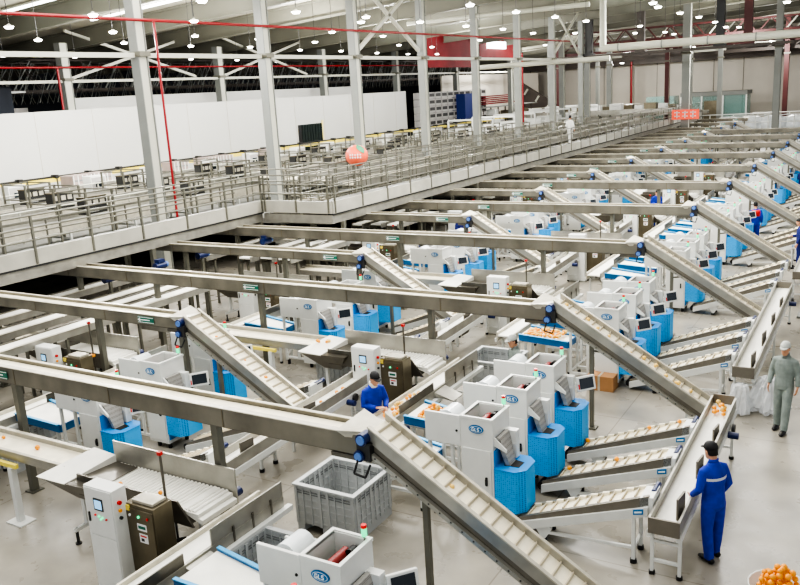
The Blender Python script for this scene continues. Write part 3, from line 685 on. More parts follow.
# ------------------------------------------------------------------ big cleated incline (local +X falling)
def incline(Lx=3.0, za=2.5, zb=.72):
    t = thing('incline_conveyor'); w = .38; sl = (zb - za) / Lx
    mb = MB(); mb.ramp(0, Lx, -w / 2, w / 2, za, zb, 0, .03, 'cream'); n = 18
    for k in range(n):
        x = .08 + k * (Lx - .12) / n; z = za + sl * x; mb.ramp(x, x + .012, -w / 2 + .02, w / 2 - .02, z, z + .012 * sl, .02, .075, 'cleat')
    mb.build('cleated_belt', t)
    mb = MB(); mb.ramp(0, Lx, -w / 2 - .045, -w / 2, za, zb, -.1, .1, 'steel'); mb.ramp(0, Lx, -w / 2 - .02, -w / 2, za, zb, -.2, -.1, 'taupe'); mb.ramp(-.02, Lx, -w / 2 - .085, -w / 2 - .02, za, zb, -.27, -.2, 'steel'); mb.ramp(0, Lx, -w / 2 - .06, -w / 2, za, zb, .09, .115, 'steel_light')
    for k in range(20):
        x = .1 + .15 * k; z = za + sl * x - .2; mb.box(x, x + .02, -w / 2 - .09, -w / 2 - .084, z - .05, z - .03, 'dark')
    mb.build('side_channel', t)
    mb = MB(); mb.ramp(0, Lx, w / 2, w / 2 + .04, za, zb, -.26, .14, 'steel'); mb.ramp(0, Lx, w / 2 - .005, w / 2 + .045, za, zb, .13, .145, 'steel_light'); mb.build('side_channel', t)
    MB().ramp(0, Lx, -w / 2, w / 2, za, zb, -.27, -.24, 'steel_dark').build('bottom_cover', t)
    mb = MB(); mb.tube((-.05, -.34, za - .05), (-.05, -.16, za - .05), .085, 'motor', 12); mb.tube((-.05, -.36, za - .05), (-.05, -.34, za - .05), .06, 'motor_light', 12); mb.build('head_motor', t)
    mb = MB(); mb.tube((-.1, -.34, za - .28), (-.1, -.16, za - .28), .08, 'motor', 12); mb.tube((-.1, -.36, za - .28), (-.1, -.34, za - .28), .055, 'motor_light', 12); mb.build('lower_motor', t)
    mb = MB(); mb.path([(-.1, -.34, za - .3), (-.13, -.42, za - .48), (.03, -.4, za - .52), (.05, -.3, za - .38)], .015, 'black', 6); mb.build('cable', t)
    MB().box(-.14, .06, -w / 2 - .12, w / 2 + .05, za - .34, za - .1, 'dark').build('gear_bracket', t)
    x = .72; z = za + sl * x - .27
    g = MB().bar((x, -.1, .03), (x, -.1, z), .075, 'rail').bar((x, .12, z - .25), (x + .25, -.1, z - .02 + sl * .25), .04, 'rail').build('leg', t)
    MB().box(x - .1, x + .1, -.2, 0, 0, .03, 'rail').build('foot_plate', g)
    x = Lx - .35; z = za + sl * x - .26
    for y in (-.2, .2): MB().bar((x, y, .0), (x, y, z), .05, 'white_frame').build('leg', t)
    return t

# ------------------------------------------------------------------ overhead belt beam
def arrow_sign(y):
    mb = MB(); mb.box(-.23, .23, y - .012, y, -.07, .07, 'sign_green'); mb.box(-.23, .23, y - .016, y - .012, -.06, -.05, 'label_white'); mb.box(-.23, .23, y - .016, y - .012, .05, .06, 'label_white')
    mb.add([(-.24, y - .018, 0), (-.16, y - .018, -.05), (-.16, y - .018, .05)], [(0, 1, 2)], 'label_white'); mb.box(-.17, .12, y - .018, y - .012, -.01, .01, 'label_white')
    return mb
def beam(L, legs, sx, hh):   # local -X direction, head at 0
    t = thing('overhead_conveyor'); w = .37; z = 2.45
    MB().box(-L, -.1, -w / 2 + .03, w / 2 - .03, z - .07, z - .04, 'cream').build('belt', t)
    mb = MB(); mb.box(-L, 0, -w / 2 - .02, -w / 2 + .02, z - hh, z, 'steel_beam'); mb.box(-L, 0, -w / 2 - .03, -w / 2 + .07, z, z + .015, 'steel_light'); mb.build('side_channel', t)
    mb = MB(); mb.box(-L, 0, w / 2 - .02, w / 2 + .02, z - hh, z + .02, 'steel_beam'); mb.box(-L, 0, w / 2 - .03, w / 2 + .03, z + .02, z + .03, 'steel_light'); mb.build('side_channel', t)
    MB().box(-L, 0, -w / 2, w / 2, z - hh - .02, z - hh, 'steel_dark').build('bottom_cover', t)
    for k in range(int(L / 2.4)): MB().box(-2.4 * k - 2.41, -2.4 * k - 2.39, -w / 2 - .026, -w / 2 - .02, z - hh, z, 'brown_steel').build('joint_strip', t)
    mb = MB(); mb.hexa([(-.25, -w / 2 - .04, z - .05), (.1, -w / 2 + .03, z - .05), (.1, w / 2, z - .05), (-.25, w / 2 + .04, z - .05), (-.35, -w / 2 - .1, z + .05), (.12, -w / 2 + .03, z + .05), (.12, w / 2, z + .05), (-.25, w / 2 + .08, z + .16)], 'steel_light'); mb.build('discharge_lip', t); MB().box(-.5, -.06, -w / 2 - .03, w / 2 + .03, z - hh - .08, z - hh - .02, 'steel_dark').build('drip_tray', t)
    for x in legs:
        g = MB().box(x - .06, x + .06, -.06, .06, .02, z - hh - .02, 'rail').build('leg', t); MB().box(x - .12, x + .12, -.12, .12, 0, .02, 'rail').build('foot_plate', g)
    s = arrow_sign(-w / 2 - .03).build('arrow_sign', t); s.location = (sx, 0, z - hh * .5)
    return t

# ------------------------------------------------------------------ cross conveyor with ribbed sorting deck (local, right end at 0, along -X)
def cross_conv(LB):
    t = thing('cross_conveyor'); z = 1.05
    MB().box(-3.05 - LB, -2.95, -.22, .22, z + .12, z + .16, 'cream').build('feed_belt', t)
    mb = MB(); mb.box(-3.05 - LB, -3.0, -.27, -.22, z + .02, z + .17, 'steel'); mb.box(-3.05 - LB, -3.0, -.28, -.22, z + .17, z + .18, 'steel_light'); mb.build('side_rail', t)
    mb = MB(); mb.box(-3.05 - LB, -3.0, .22, .27, z + .02, z + .24, 'steel'); mb.box(-3.05 - LB, -3.0, .21, .28, z + .24, z + .25, 'steel_light'); mb.build('side_rail', t)
    # funnel
    mb = MB()
    mb.hexa([(-2.75, -.3, z - .3), (-2.3, -.3, z - .3), (-2.3, .25, z - .3), (-2.75, .25, z - .3), (-3.15, -.62, z + .1), (-2.0, -.56, z + .1), (-2.0, .32, z + .1), (-3.15, .32, z + .1)], 'steel_dark')
    mb.hexa([(-3.15, -.62, z + .1), (-2.62, -.56, z + .06), (-2.5, .32, z + .06), (-3.0, .32, z + .1), (-3.2, -.66, z + .14), (-2.62, -.6, z + .1), (-2.5, .32, z + .22), (-3.0, .32, z + .26)], 'belt_white')
    mb.build('funnel', t)
    # ribbed deck
    mb = MB(); mb.box(-2.5, -.05, -.36, .36, z, z + .05, 'belt_white')
    for k in range(30): mb.tube((-2.42 + .078 * k, -.34, z + .055), (-2.42 + .078 * k, .36, z + .055), .03, 'belt_white', 6)
    mb.build('ribbed_deck', t)
    mb = MB(); mb.hexa([(-.4, -.36, z + .04), (.02, -.36, z - .1), (.02, .36, z - .1), (-.4, .36, z + .04), (-.4, -.36, z + .09), (.02, -.36, z - .03), (.02, .36, z - .03), (-.4, .36, z + .09)], 'belt_white'); mb.build('drop_lip', t)
    mb = MB(); mb.box(-2.6, .0, .38, .41, z - .15, z + .42, 'steel'); mb.build('back_plate', t)
    mb = MB(); mb.box(-2.55, -.45, -.41, -.38, z - .15, z + .2, 'steel_dark'); mb.hexa([(-.45, -.41, z - .15), (-.12, -.41, z - .15), (-.12, -.38, z - .15), (-.45, -.38, z - .15), (-.45, -.41, z + .2), (-.4, -.41, z + .2), (-.4, -.38, z + .2), (-.45, -.38, z + .2)], 'steel_dark'); mb.build('front_plate', t)
    MB().box(-2.5, -.3, -.3, .3, z - .2, z - .02, 'steel_dark').build('pan', t)
    mb = MB(); mb.tube((-.08, .42, z), (-.08, .54, z), .07, 'motor', 10); mb.build('motor', t); mb = MB(); mb.tube((-2.9, .28, z + .1), (-2.9, .4, z + .1), .07, 'motor', 10); mb.build('motor', t)
    for x in (-2.75,):
        mb = MB(); mb.bar((x, -.45, .25), (x, .15, .25), .06, 'white_frame'); mb.bar((x, -.2, .25), (x, -.2, z - .3), .07, 'white_frame'); g = mb.build('stand', t)
        for y in (-.42, .12): MB().tube((x, y, 0), (x, y, .28), .025, 'dark', 8).tube((x, y, 0), (x, y, .03), .05, 'dark', 8).build('foot', g)
    for x in (-.7, -2.0):
        for y in (-.28, .28):
            g = MB().bar((x, y, .04), (x, y, z - .2), .06, 'white_frame').build('leg', t); MB().tube((x, y, 0), (x, y, .04), .05, 'black', 8).build('foot', g)
    x = -6.4
    while x > -3.0 - LB:
        g = MB().bar((x, 0, .02), (x, 0, z - .02), .1, 'column').build('leg', t); MB().box(x - .18, x + .18, -.15, .15, 0, .02, 'column').build('foot_plate', g); x -= 3.2
    mb = MB(); mb.tube((-.75, -.2, .3), (-.75, -.2, .8), .05, 'black', 8); mb.path([(-.6, -.36, .55), (-.3, -.42, .7), (-.3, -.42, .35), (-.55, -.38, .3)], .03, 'black', 7); mb.path([(-1, -.3, .8), (-.7, -.35, .3), (-.9, -.3, .1)], .02, 'dark', 6); mb.build('hoses', t)
    g = MB().tube((-.48, -.52, .0), (-.48, -.52, 2.05), .02, 'steel_dark', 8).box(-.53, -.43, -.57, -.47, 0, .01, 'dark').build('sensor_pole', t)
    MB().box(-.51, -.45, -.55, -.49, 2.0, 2.05, 'red').build('sensor', g); MB().box(-.52, -.44, -.6, -.5, 1.22, 1.28, 'orange').build('photo_eye', g)
    return t

def white_cabinet():
    t = thing('control_cabinet')
    MB().box(0, .57, 0, .25, .02, 1.65, 'white').build('body', t, .008)
    d_ = MB().box(.015, .555, -.012, 0, .92, 1.63, 'white').build('door', t, .004)
    MB().box(.015, .555, -.012, 0, .06, .91, 'white').build('lower_door', t, .004)
    s = MB().box(.2, .38, -.022, -.012, 1.32, 1.5, 'dark').build('panel_screen', d_)
    MB().box(.22, .36, -.026, -.022, 1.345, 1.475, 'screen_on').build('display', s)
    mb = MB()
    for i, (x, c) in enumerate(((.2, 'red_lamp'), (.27, 'green_lamp'), (.34, 'green_lamp'), (.42, 'red'))): mb.tube((x, -.03, 1.24 - .01 * i), (x, -.012, 1.24 - .01 * i), .016, c, 8)
    mb.tube((.3, -.03, 1.19), (.3, -.012, 1.19), .014, 'green_lamp', 8); mb.build('push_buttons', d_)
    MB().box(.06, .085, -.03, -.012, 1.12, 1.26, 'black').build('handle', d_)
    mb = MB(); mb.tube((.57, .1, 1.45), (.61, .1, 1.45), .03, 'red', 8); mb.tube((.57, .1, 1.33), (.60, .1, 1.33), .025, 'orange', 8); mb.tube((.57, .1, 1.22), (.60, .1, 1.22), .025, 'dark', 8); mb.build('side_switches', t)
    return Proto(t)
def brown_cabinet():
    t = thing('electrical_cabinet')
    MB().box(0, .56, 0, .34, .25, 1.22, 'brown_steel').build('body', t, .008)
    d_ = MB().box(.02, .54, -.014, 0, .3, 1.17, 'brown_steel').build('door', t, .004)
    mb = MB(); mb.box(.22, .4, -.018, -.014, .9, .99, 'label_white'); mb.box(.24, .38, -.02, -.018, .925, .965, 'sign_green'); mb.box(.24, .4, -.018, -.014, .74, .86, 'label_white'); mb.box(.26, .38, -.02, -.018, .82, .84, 'red'); mb.box(.27, .33, -.02, -.018, .76, .80, 'dark'); mb.build('warning_labels', d_)
    mb = MB(); mb.tube((.1, -.03, 1.08), (.1, -.014, 1.08), .018, 'label_white', 8); mb.tube((.27, -.03, 1.08), (.27, -.014, 1.08), .018, 'green_lamp', 8); mb.tube((.44, -.03, 1.08), (.44, -.014, 1.08), .018, 'red', 8); mb.build('switches', d_)
    MB().box(.0, .1, -.016, -.002, 1.13, 1.2, 'yellow').build('warning_sticker', t)
    for x in (.05, .51):
        for y in (.04, .3): MB().bar((x, y, 0), (x, y, .25), .05, 'steel_dark').build('leg', t)
    MB().box(.1, .5, .05, .3, 1.225, 1.26, 'steel_light').build('top_tray', t)
    for o_ in kids(t): pass
    t.scale = (1, 1, 1.14)
    return Proto(t)
WC = white_cabinet(); BC = brown_cabinet()

def feed_conv(L):   # local +Y
    t = thing('feed_conveyor'); z = .92; w = .4
    MB().box(-w / 2, w / 2, 0, L, z, z + .03, 'belt_white').build('belt', t)
    MB().box(-w / 2 - .04, -w / 2, 0, L, z - .1, z + .1, 'steel_light').build('side_rail', t)
    MB().box(w / 2, w / 2 + .04, 0, L, z - .1, z + .1, 'steel').build('side_rail', t)
    mb = MB(); mb.box(w / 2 + .03, w / 2 + .12, 0, L + .1, z - .14, z - .06, 'white_frame'); mb.box(-w / 2 - .08, -w / 2 - .03, 0, L + .1, z - .14, z - .06, 'white_frame'); mb.build('frame', t)
    g = MB().box(w / 2 + .01, w / 2 + .03, L - 1.5, L, z + .05, z + .34, 'steel').build('guard_plate', t)
    MB().box(w / 2 + .01, w / 2 + .03, L - 3.3, L - 2.0, z + .05, z + .26, 'steel_dark').build('guard_plate', t)
    for y in (L - 1.1, L - .7, L - .3): MB().box(w / 2 + .03, w / 2 + .05, y, y + .03, z - .05, z + .18, 'steel_dark').build('bracket', g)
    for y in (.3, L / 2, L - .3):
        for x in (-w / 2, w / 2): 
            k = MB().bar((x, y, .05), (x, y, z - .14), .05, 'white_frame').build('leg', t); MB().tube((x, y, 0), (x, y, .05), .05, 'black', 8).build('foot', k)
        MB().bar((-w / 2, y, .35), (w / 2, y, .35), .04, 'white_frame').build('brace', t)
    MB().tube((w / 2 + .1, 1.2, z - .2), (w / 2 + .1, 1.5, z - .2), .07, 'motor', 10).build('motor', t)
    mb = MB(); mb.hexa([(w / 2 + .04, L - 2.0, z - .02), (w / 2 + .4, L - 1.9, z - .12), (w / 2 + .4, L - 1.5, z - .12), (w / 2 + .04, L - 1.55, z - .02), (w / 2 + .04, L - 2.0, z + .06), (w / 2 + .4, L - 1.9, z - .1), (w / 2 + .4, L - 1.5, z - .1), (w / 2 + .04, L - 1.55, z + .06)], 'steel'); mb.build('chute_plate', t)
    return t

# fruit ------------------------------------------------------------
def fruit_model(name, m):
    n, k = 9, 6
    return MB().ball((0, 0, .038), .04, m, n, k, (1, 1, .92)).build(name)
FR = fruit_model('orange', 'orange'); FR2 = fruit_model('orange', 'orange2'); FRU = [False, False]
def fruit(p, label, group, which=None):
    i = random.random() < .35 if which is None else which
    src = FR2 if i else FR
    if FRU[int(i)]: o = src.copy(); C.objects.link(o)
    else: o = src; FRU[int(i)] = True
    o.location = p; s = random.uniform(.85, 1.15); o.scale = (s, s, s); tag(o, label, 'orange', group)
    return o

# ------------------------------------------------------------------ lay out the modules

def lazy(fn):
    box = {}
    def put(key, args, loc, label, cat, group=None, rz=0.):
        if key not in box: box[key] = Proto(fn(*args))
        return box[key].put(loc, rz, label, cat, group)
    return put
put_beam = lazy(beam); put_inc = lazy(incline); put_trough = lazy(trough); put_cross = lazy(cross_conv); put_feed = lazy(feed_conv)
NR, NL = 10, 12
def side(k): return ['nearest', 'second nearest', 'third nearest', 'fourth nearest', 'fifth nearest', 'sixth nearest', 'seventh nearest', 'eighth nearest', 'ninth nearest', 'tenth nearest', 'eleventh nearest', 'twelfth nearest'][k]
MR = ['front', 'middle', 'rear']
for k in range(NR):
    yb = 8.3 + 6.72 * k; X = -5.62
    put_beam('R', (16.6, (-2.75, -7.5, -11.1, -14.2), -7.6, .28), (X, yb, 0), f'long stainless overhead belt beam ending at the right-hand row, {side(k)} one', 'conveyor')
    put_inc('R', (2.9,), (X + .12, yb, 0), f'steep cleated incline conveyor with side channels in the right-hand row, {side(k)} one', 'conveyor')
    if k < 9:
        far = k >= 2
        if k >= 1: put_trough(('a', 'near', 'b', 'c')[min(k, 3)], ((4.45,) if k == 1 else (6.9,) if k == 2 else (5.6,)), (-2.3 if k < 3 else -2.1, yb - 4.75 + (-.03 if k == 2 else 2.4 if k > 2 else 0), 0), f'steel trough conveyor with white belt along the right aisle, {side(k-1)} one', 'conveyor')
    dy = [-4.45, -3.08, -1.8]
    for j, d_ in enumerate(dy):
        if k == 0 and j == 0: continue
        y = yb + d_ - (.2 if k == 0 else 0)
        g = f'{side(k)} right-hand group'
        o = MP.put((-5.2 if k else -5.05, y, 0), 0, f'{MR[j]} white bagging machine with blue mesh guard, {g}', 'bagging machine')
        if k == 1 and j < 2:
            for c_ in list(o.children):
                if c_.name.startswith('touchscreen') or c_.name.startswith('screen_arm'):
                    for g_ in list(c_.children): bpy.data.objects.remove(g_)
                    bpy.data.objects.remove(c_)
        if (k, j) != (1, 2): TR.put((-6.1, y - .1, 0), 0, f'blue-skirted tray beside the {MR[j]} machine, {g}', 'tray')
        if k >= 1: SB.put((-4.68, y - .02, 0), 0, f'small cleated conveyor leaving the {MR[j]} machine, {g}', 'conveyor')
    if k < 7:
        put_cross('R', (5.6,), (-8.0, yb - .5, 0), f'low cross conveyor with white ribbed deck in the right-hand row, {side(k)} one', 'conveyor')
        WC.put((-9.4, yb - 1.64, 0), 0, f'tall white control cabinet with small screen before the {side(k)} right-hand cross conveyor', 'cabinet')
        BC.put((-8.86, yb - 1.42, 0), 0, f'dark steel electrical cabinet beside the {side(k)} white cabinet, right-hand row', 'cabinet')
        put_feed('R', (4.7,), (-7.62, yb - 4.5, 0), f'white-belted feed conveyor behind the {side(k)} right-hand machine group', 'conveyor')
for k in range(NL):
    yb = 11.8 + 6.75 * k; X = -12.25
    put_beam('L', (8.6, (-.3, -2.9, -6.9), -1.1, .22), (X, yb, 0), f'stainless overhead belt beam ending at the left-hand row, {side(k)} one', 'conveyor')
    if k < 11: put_inc('L', (2.9, 2.44), (X + .02, yb, 0), f'steep cleated incline conveyor in the left-hand row, {side(k)} one', 'conveyor')
    if k > 8: continue
    if k < 9: put_trough('L', (6.0,), (-9.25, yb - 4.3, 0), f'steel trough conveyor with white belt between the rows, {side(k)} one', 'conveyor')
    g = f'{side(k)} left-hand group'
    for j, d_ in enumerate((-2.7, -1.15, .62)):
        y = yb + d_; xo = -.35 if j == 2 else 0
        MP.put((-12.35 + xo, y, 0), 0, f'{MR[j]} white bagging machine with blue mesh guard, {g}', 'bagging machine')
        TR.put((-13.25 + xo, y - .1, 0), 0, f'blue-skirted tray beside the {MR[j]} machine, {g}', 'tray')
        SB.put((-11.58 + xo, y - .02, 0), 0, f'small cleated conveyor leaving the {MR[j]} machine, {g}', 'conveyor')
    if k < 6:
        put_cross('L', (3.2,), (-15.0, yb + .5, 0), f'low cross conveyor with white ribbed deck in the left-hand row, {side(k)} one', 'conveyor')
        WC.put((-16.3, yb - .9, 0), 0, f'tall white control cabinet with small screen before the {side(k)} left-hand cross conveyor', 'cabinet')
        BC.put((-15.68, yb - .66, 0), 0, f'dark steel electrical cabinet beside the {side(k)} white cabinet, left-hand row', 'cabinet')
        put_feed('L', (4.7,), (-14.62, yb - 3.5, 0), f'white-belted feed conveyor behind the {side(k)} left-hand machine group', 'conveyor')

# long upper belts running front to back under the beams at left
def ybelt(L):
    t = thing('collecting_conveyor'); z = 1.72; w = .46
    MB().box(-w / 2, w / 2, 0, L, z - .05, z, 'belt_white').build('belt', t)
    MB().box(-w / 2 - .05, -w / 2, 0, L, z - .22, z + .03, 'steel_dark').build('side_rail', t); MB().box(w / 2, w / 2 + .06, 0, L, z - .15, z + .02, 'steel').build('side_rail', t)
    MB().box(w / 2 - .005, w / 2 + .08, 0, L, z + .02, z + .03, 'steel_light').build('top_flange', t)
    y = .4
    while y < L:
        for x in (-w / 2, w / 2): MB().bar((x, y, 0), (x, y, z - .2), .06, 'rail').build('leg', t)
        y += 2.6
    return t
put_y = lazy(ybelt); i = 0
for base in (0, 6.75, 13.5):
    for (x, y0, L) in ((-17.9, 8.6, 4.6), (-16.6, 8.8, 4.4), (-19.3, 9.2, 4), (-19.9, 13.2, 4.3), (-18.15, 13.4, 4.2), (-17.4, 13.6, 3.9), (-16.65, 13.6, 3.4)):
        if base and y0 < 12: continue
        if base == 13.5 and x < -18.2: continue
        put_y(L, (L,), (x, y0 + base, 0), f'narrow white-belted collecting conveyor near the catwalk, {ORD[i]} counting from the front', 'conveyor'); i += 1
# drive units below the catwalk
for i, (x, y, z) in enumerate(((-19.2, 11.6, 2.05), (-18.9, 15.3, 2.05), (-19.0, 17.3, 2.0), (-18.9, 19.0, 2.0), (-18.4, 21.6, 2.0), (-17.7, 8.9, 1.95))):
    t = thing('gear_motor', (x, y, z))
    MB().tube((0, -.2, 0), (0, .2, 0), .11, 'motor', 12).build('body', t); MB().tube((0, .2, 0), (0, .28, 0), .09, 'motor_light', 12).build('fan_cover', t); MB().box(-.1, .1, -.12, .12, .1, .2, 'motor').build('terminal_box', t); MB().bar((0, 0, -z), (0, 0, -.1), .08, 'rail').build('stand', t)
    tag(t, f'blue gear motor on a post beneath the near catwalk, {ORD[i]} from the left', 'motor')

# ------------------------------------------------------------------ bulk bins
def bulk_bin(w=1.12, dp=1.05, h=.78):
    t = thing('bulk_bin'); th = .04
    def wall(x0, x1, y0, y1, ax):
        mb = MB(); mb.box(x0, x1, y0, y1, .14, h, 'bin_grey')
        L = (x1 - x0) if ax == 'x' else (y1 - y0); n = 7
        for s in (-1, 1):
            for k in range(n + 1):
                u = k / n * (L - .05)
                if ax == 'x':
                    yy = (y0 - .02 if s < 0 else y1); mb.box(x0 + u, x0 + u + (.05 if k in (0, 3, 4, n) else .018), yy, yy + .02, .14, h, 'bin_grey')
                else:
                    xx = (x0 - .02 if s < 0 else x1); mb.box(xx, xx + .02, y0 + u, y0 + u + (.05 if k in (0, 3, 4, n) else .018), .14, h, 'bin_grey')
            for z in (.2, .32, .44, .56, .66, .7):
                if ax == 'x':
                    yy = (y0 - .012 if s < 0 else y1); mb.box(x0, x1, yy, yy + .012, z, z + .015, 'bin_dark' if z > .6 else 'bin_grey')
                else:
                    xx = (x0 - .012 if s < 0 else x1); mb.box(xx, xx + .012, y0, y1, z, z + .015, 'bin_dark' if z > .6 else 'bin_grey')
        return mb.build('side_panel', t)
    wall(0, w, 0, th, 'x'); wall(0, w, dp - th, dp, 'x'); wall(0, th, th, dp - th, 'y'); wall(w - th, w, th, dp - th, 'y')
    MB().box(th, w - th, th, dp - th, .16, .2, 'bin_grey').build('bottom', t)
    mb = MB()
    for (a, b, c, e) in ((-.03, w + .03, -.03, .05), (-.03, w + .03, dp - .05, dp + .03), (-.03, .05, .05, dp - .05), (w - .05, w + .03, .05, dp - .05)): mb.box(a, b, c, e, h, h + .03, 'bin_grey')
    mb.build('rim', t)
    for x in (0, w / 2 - .07, w - .14): MB().box(x, x + .14, 0, dp, .0, .14, 'bin_grey').build('skid', t)
    return Proto(t)
BB = bulk_bin()
BB.put((-7.78, 9.25, 0), 0, 'large empty grey plastic bulk bin standing on the open floor', 'bin')
BB.put((-8.0, 15.7, 0), 0, 'grey plastic bulk bin beyond the capped worker behind the machines', 'bin')
BB.put((-7.35, 6.95, 0), 0, 'grey plastic bulk bin at the bottom edge beside the feed conveyor', 'bin')
BB.put((-15.2, 8.6, 0), 0, 'grey plastic bulk bin at the left edge behind the yellow barrier', 'bin')
BB.put((-11.5, 14.9, 0), .0, 'grey plastic bulk bin left of the yellow barrier by the screens', 'bin')

# yellow barriers
def barrier(L):
    t = thing('safety_barrier')
    MB().box(0, L, -.03, .03, 1.0, 1.07, 'yellow').build('top_bar', t)
    for x in (.15, L - .15) if L > 1 else (L - .15,):
        g = MB().box(x - .05, x + .05, -.05, .05, .02, 1.0, 'white_frame').build('post', t); MB().box(x - .2, x + .2, -.15, .15, 0, .02, 'white_frame').build('foot_plate', g)
    return t
b1 = barrier(2.6); b1.location = (-14.75, 7.44, 0); tag(b1, 'yellow topped safety barrier at the left edge under the cross conveyor', 'barrier')
b2 = barrier(1.8); b2.location = (-13.85, 14.12, 0); tag(b2, 'yellow topped safety barrier beyond the incline in the left-hand row', 'barrier')

# boxes, bags
t = thing('cardboard_box', (-5.55, 16.95, 0)); MB().box(0, .6, 0, .42, 0, .34, 'cardboard').build('carton', t, .004); MB().box(.25, .30, -.001, .421, .0, .341, 'steel_light').build('tape', t); tag(t, 'brown cardboard box on the floor before the second machine group', 'box')
def bag(name, c, sz, label, m='poly_white', seed=1):
    rnd = random.Random(seed); n, kk = 20, 12; rings = []
    for i_ in range(kk + 1):
        tt = math.pi * i_ / kk; ring = []
        for j in range(n):
            a = 2 * math.pi * j / n; q = 1 + .1 * math.sin(3 * a + i_ * .8 + seed) + rnd.uniform(-.05, .05)
            ring.append((c[0] + sz[0] * q * max(math.sin(tt), .03) ** .7 * math.cos(a), c[1] + sz[1] * q * max(math.sin(tt), .03) ** .7 * math.sin(a), c[2] + sz[2] - math.cos(tt) * sz[2]))
        rings.append(ring)
    MB().loft(rings, m).build(name); return tag(C.objects[-1], label, 'bag')
def crumple(name, c, prof, label, seed, m='poly'):
    rnd = random.Random(seed); n = 36; rings = []; ph = [rnd.uniform(0, 6.3) for _ in range(8)]
    for q, (rr, z) in enumerate(prof):
        ring = []
        for j in range(n):
            a = 2 * math.pi * j / n
            w_ = 1 + .16 * math.sin(5 * a + ph[0] + .5 * q) + .12 * math.sin(9 * a + ph[1] - .6 * q) + .1 * math.sin(14 * a + ph[2] + q) + rnd.uniform(-.08, .08)
            ring.append((c[0] + rr * w_ * math.cos(a), c[1] + rr * w_ * math.sin(a), c[2] + z + .02 * math.sin(7 * a + ph[3])))
        rings.append(ring)
    o = MB().loft(rings, m, smooth=False).build(name); return tag(o, label, 'bag')
crumple('plastic_bag', (-1.85, 17.1, 0), ((.2, .02), (.33, .04), (.36, .14), (.3, .3), (.24, .45), (.2, .58), (.13, .7), (.03, .74)), 'crumpled clear plastic bag on the floor behind the grey-clad man', 3)
crumple('plastic_bag', (-2.32, 16.72, 0), ((.12, .03), (.2, .06), (.2, .2), (.17, .34), (.16, .46), (.15, .56), (.12, .62)), 'clear plastic liner hanging below the end of the second aisle trough', 5)
crumple('plastic_bag', (-.2, 10.0, 0), ((.3, .02), (.46, .06), (.5, .2), (.45, .38), (.36, .55), (.22, .66), (.05, .7)), 'large milky plastic bag at the bottom right corner', 8, 'poly_white')
for i, (x, y) in enumerate(((-14.6, 89), (-12.4, 89.4), (-10.3, 89), (-8.2, 89.4))): bag('bulk_bag', (x, y, .5), (1.35, 1.1, 1.0), f'big white bulk bag at the far end of the hall, {ORD[i]} from the left', seed=i)
t = thing('fruit_bowl', (-.82, 9.82, 0)); n = 20
rings = [[(rr * math.cos(2 * math.pi * j / n), rr * math.sin(2 * math.pi * j / n), z) for j in range(n)] for rr, z in ((.24, 0), (.3, .3), (.34, .62), (.36, .62), (.33, .6), (.3, .5))]
MB().loft(rings, 'white').build('shell', t); tag(t, 'white round tub heaped with oranges at the bottom right corner', 'tub')
for lay, (z, R_) in enumerate(((.54, .27), (.61, .27), (.68, .22), (.75, .15), (.81, .07))):
    nn = int(R_ * 60)
    for j in range(nn):
        a = 2.4 * j; rr = R_ * math.sqrt((j + .5) / nn); fruit((-.82 + rr * math.cos(a), 9.82 + rr * math.sin(a), z), 'orange heaped in the white tub at the bottom right corner', 'oranges in the white tub', 0)

# fruit on trays and belts
def pile(x, y, w, dp, z, n, label, group, hgt=.1):
    for j in range(n):
        u, v = random.uniform(-1, 1), random.uniform(-1, 1)
        fruit((x + u * w, y + v * dp, z + hgt * max(0, 1 - (u * u + v * v)) * random.random()), label, group)
pile(-6.75, 12.15, .3, .26, .98, 85, 'orange piled in the tray of the middle machine, second nearest right-hand group', 'oranges in the middle near tray', .2)
pile(-6.75, 17.58, .42, .26, .98, 85, 'orange piled in the front tray of the third nearest right-hand group', 'oranges in the farther full tray', .1)
pile(-7.62, 12.4, .12, .7, .95, 26, 'orange riding on the feed conveyor beside the worker with folded arms', 'oranges on the feed conveyor')
pile(-2.3, 14.5, .12, .45, .95, 16, 'orange riding at the far end of the nearest right aisle trough', 'oranges on the nearest trough')
for (yy, xs) in ((10.55, ()), (11.95, (-3.5, -4.3)), (13.22, (-4.4, -2.8, -3.3))):
    for x in xs: fruit((x, yy + .26, .24 + (x + 4.68) * .395), 'orange riding up one of the nearest take-away conveyors', 'oranges on take-away conveyors', 0)
for (x, yb) in ((-4.45, 8.3), (-3.2, 15.02)): fruit((x, yb, 2.53 - (x + 5.6) * .593), 'orange riding on a cleated incline of the right-hand row', 'oranges on right inclines', 1)
for k in range(12): fruit((-5.35 + .22 * k, 15.02 + random.uniform(-.12, .12), 2.55 - (.25 + .22 * k) * .593), 'orange riding up the second incline of the right-hand row', 'oranges on the second incline', 1)
for x in (-11.6, -10.4, -10.9): fruit((x, 11.8, 2.53 - (x + 12.43) * .593), 'orange riding up the nearest left-hand incline', 'oranges on the left incline', 0)
for (x, y, z) in ((-12.05, 7.8, 1.21), (-13.05, 7.85, 1.21), (-9.75, 7.55, 1.14), (-8.95, 7.6, 1.14)): fruit((x, y, z), 'orange rolling on the nearest cross conveyor', 'oranges on the nearest cross conveyor', 0)
pile(-10.9, 14.4, .2, .15, 1.24, 5, 'orange on the chute of the second nearest cross conveyor', 'oranges on the second chute')
pile(-9.25, 11.6, .1, 1.4, .95, 10, 'orange riding in the nearest trough between the rows', 'oranges in the trough between rows')

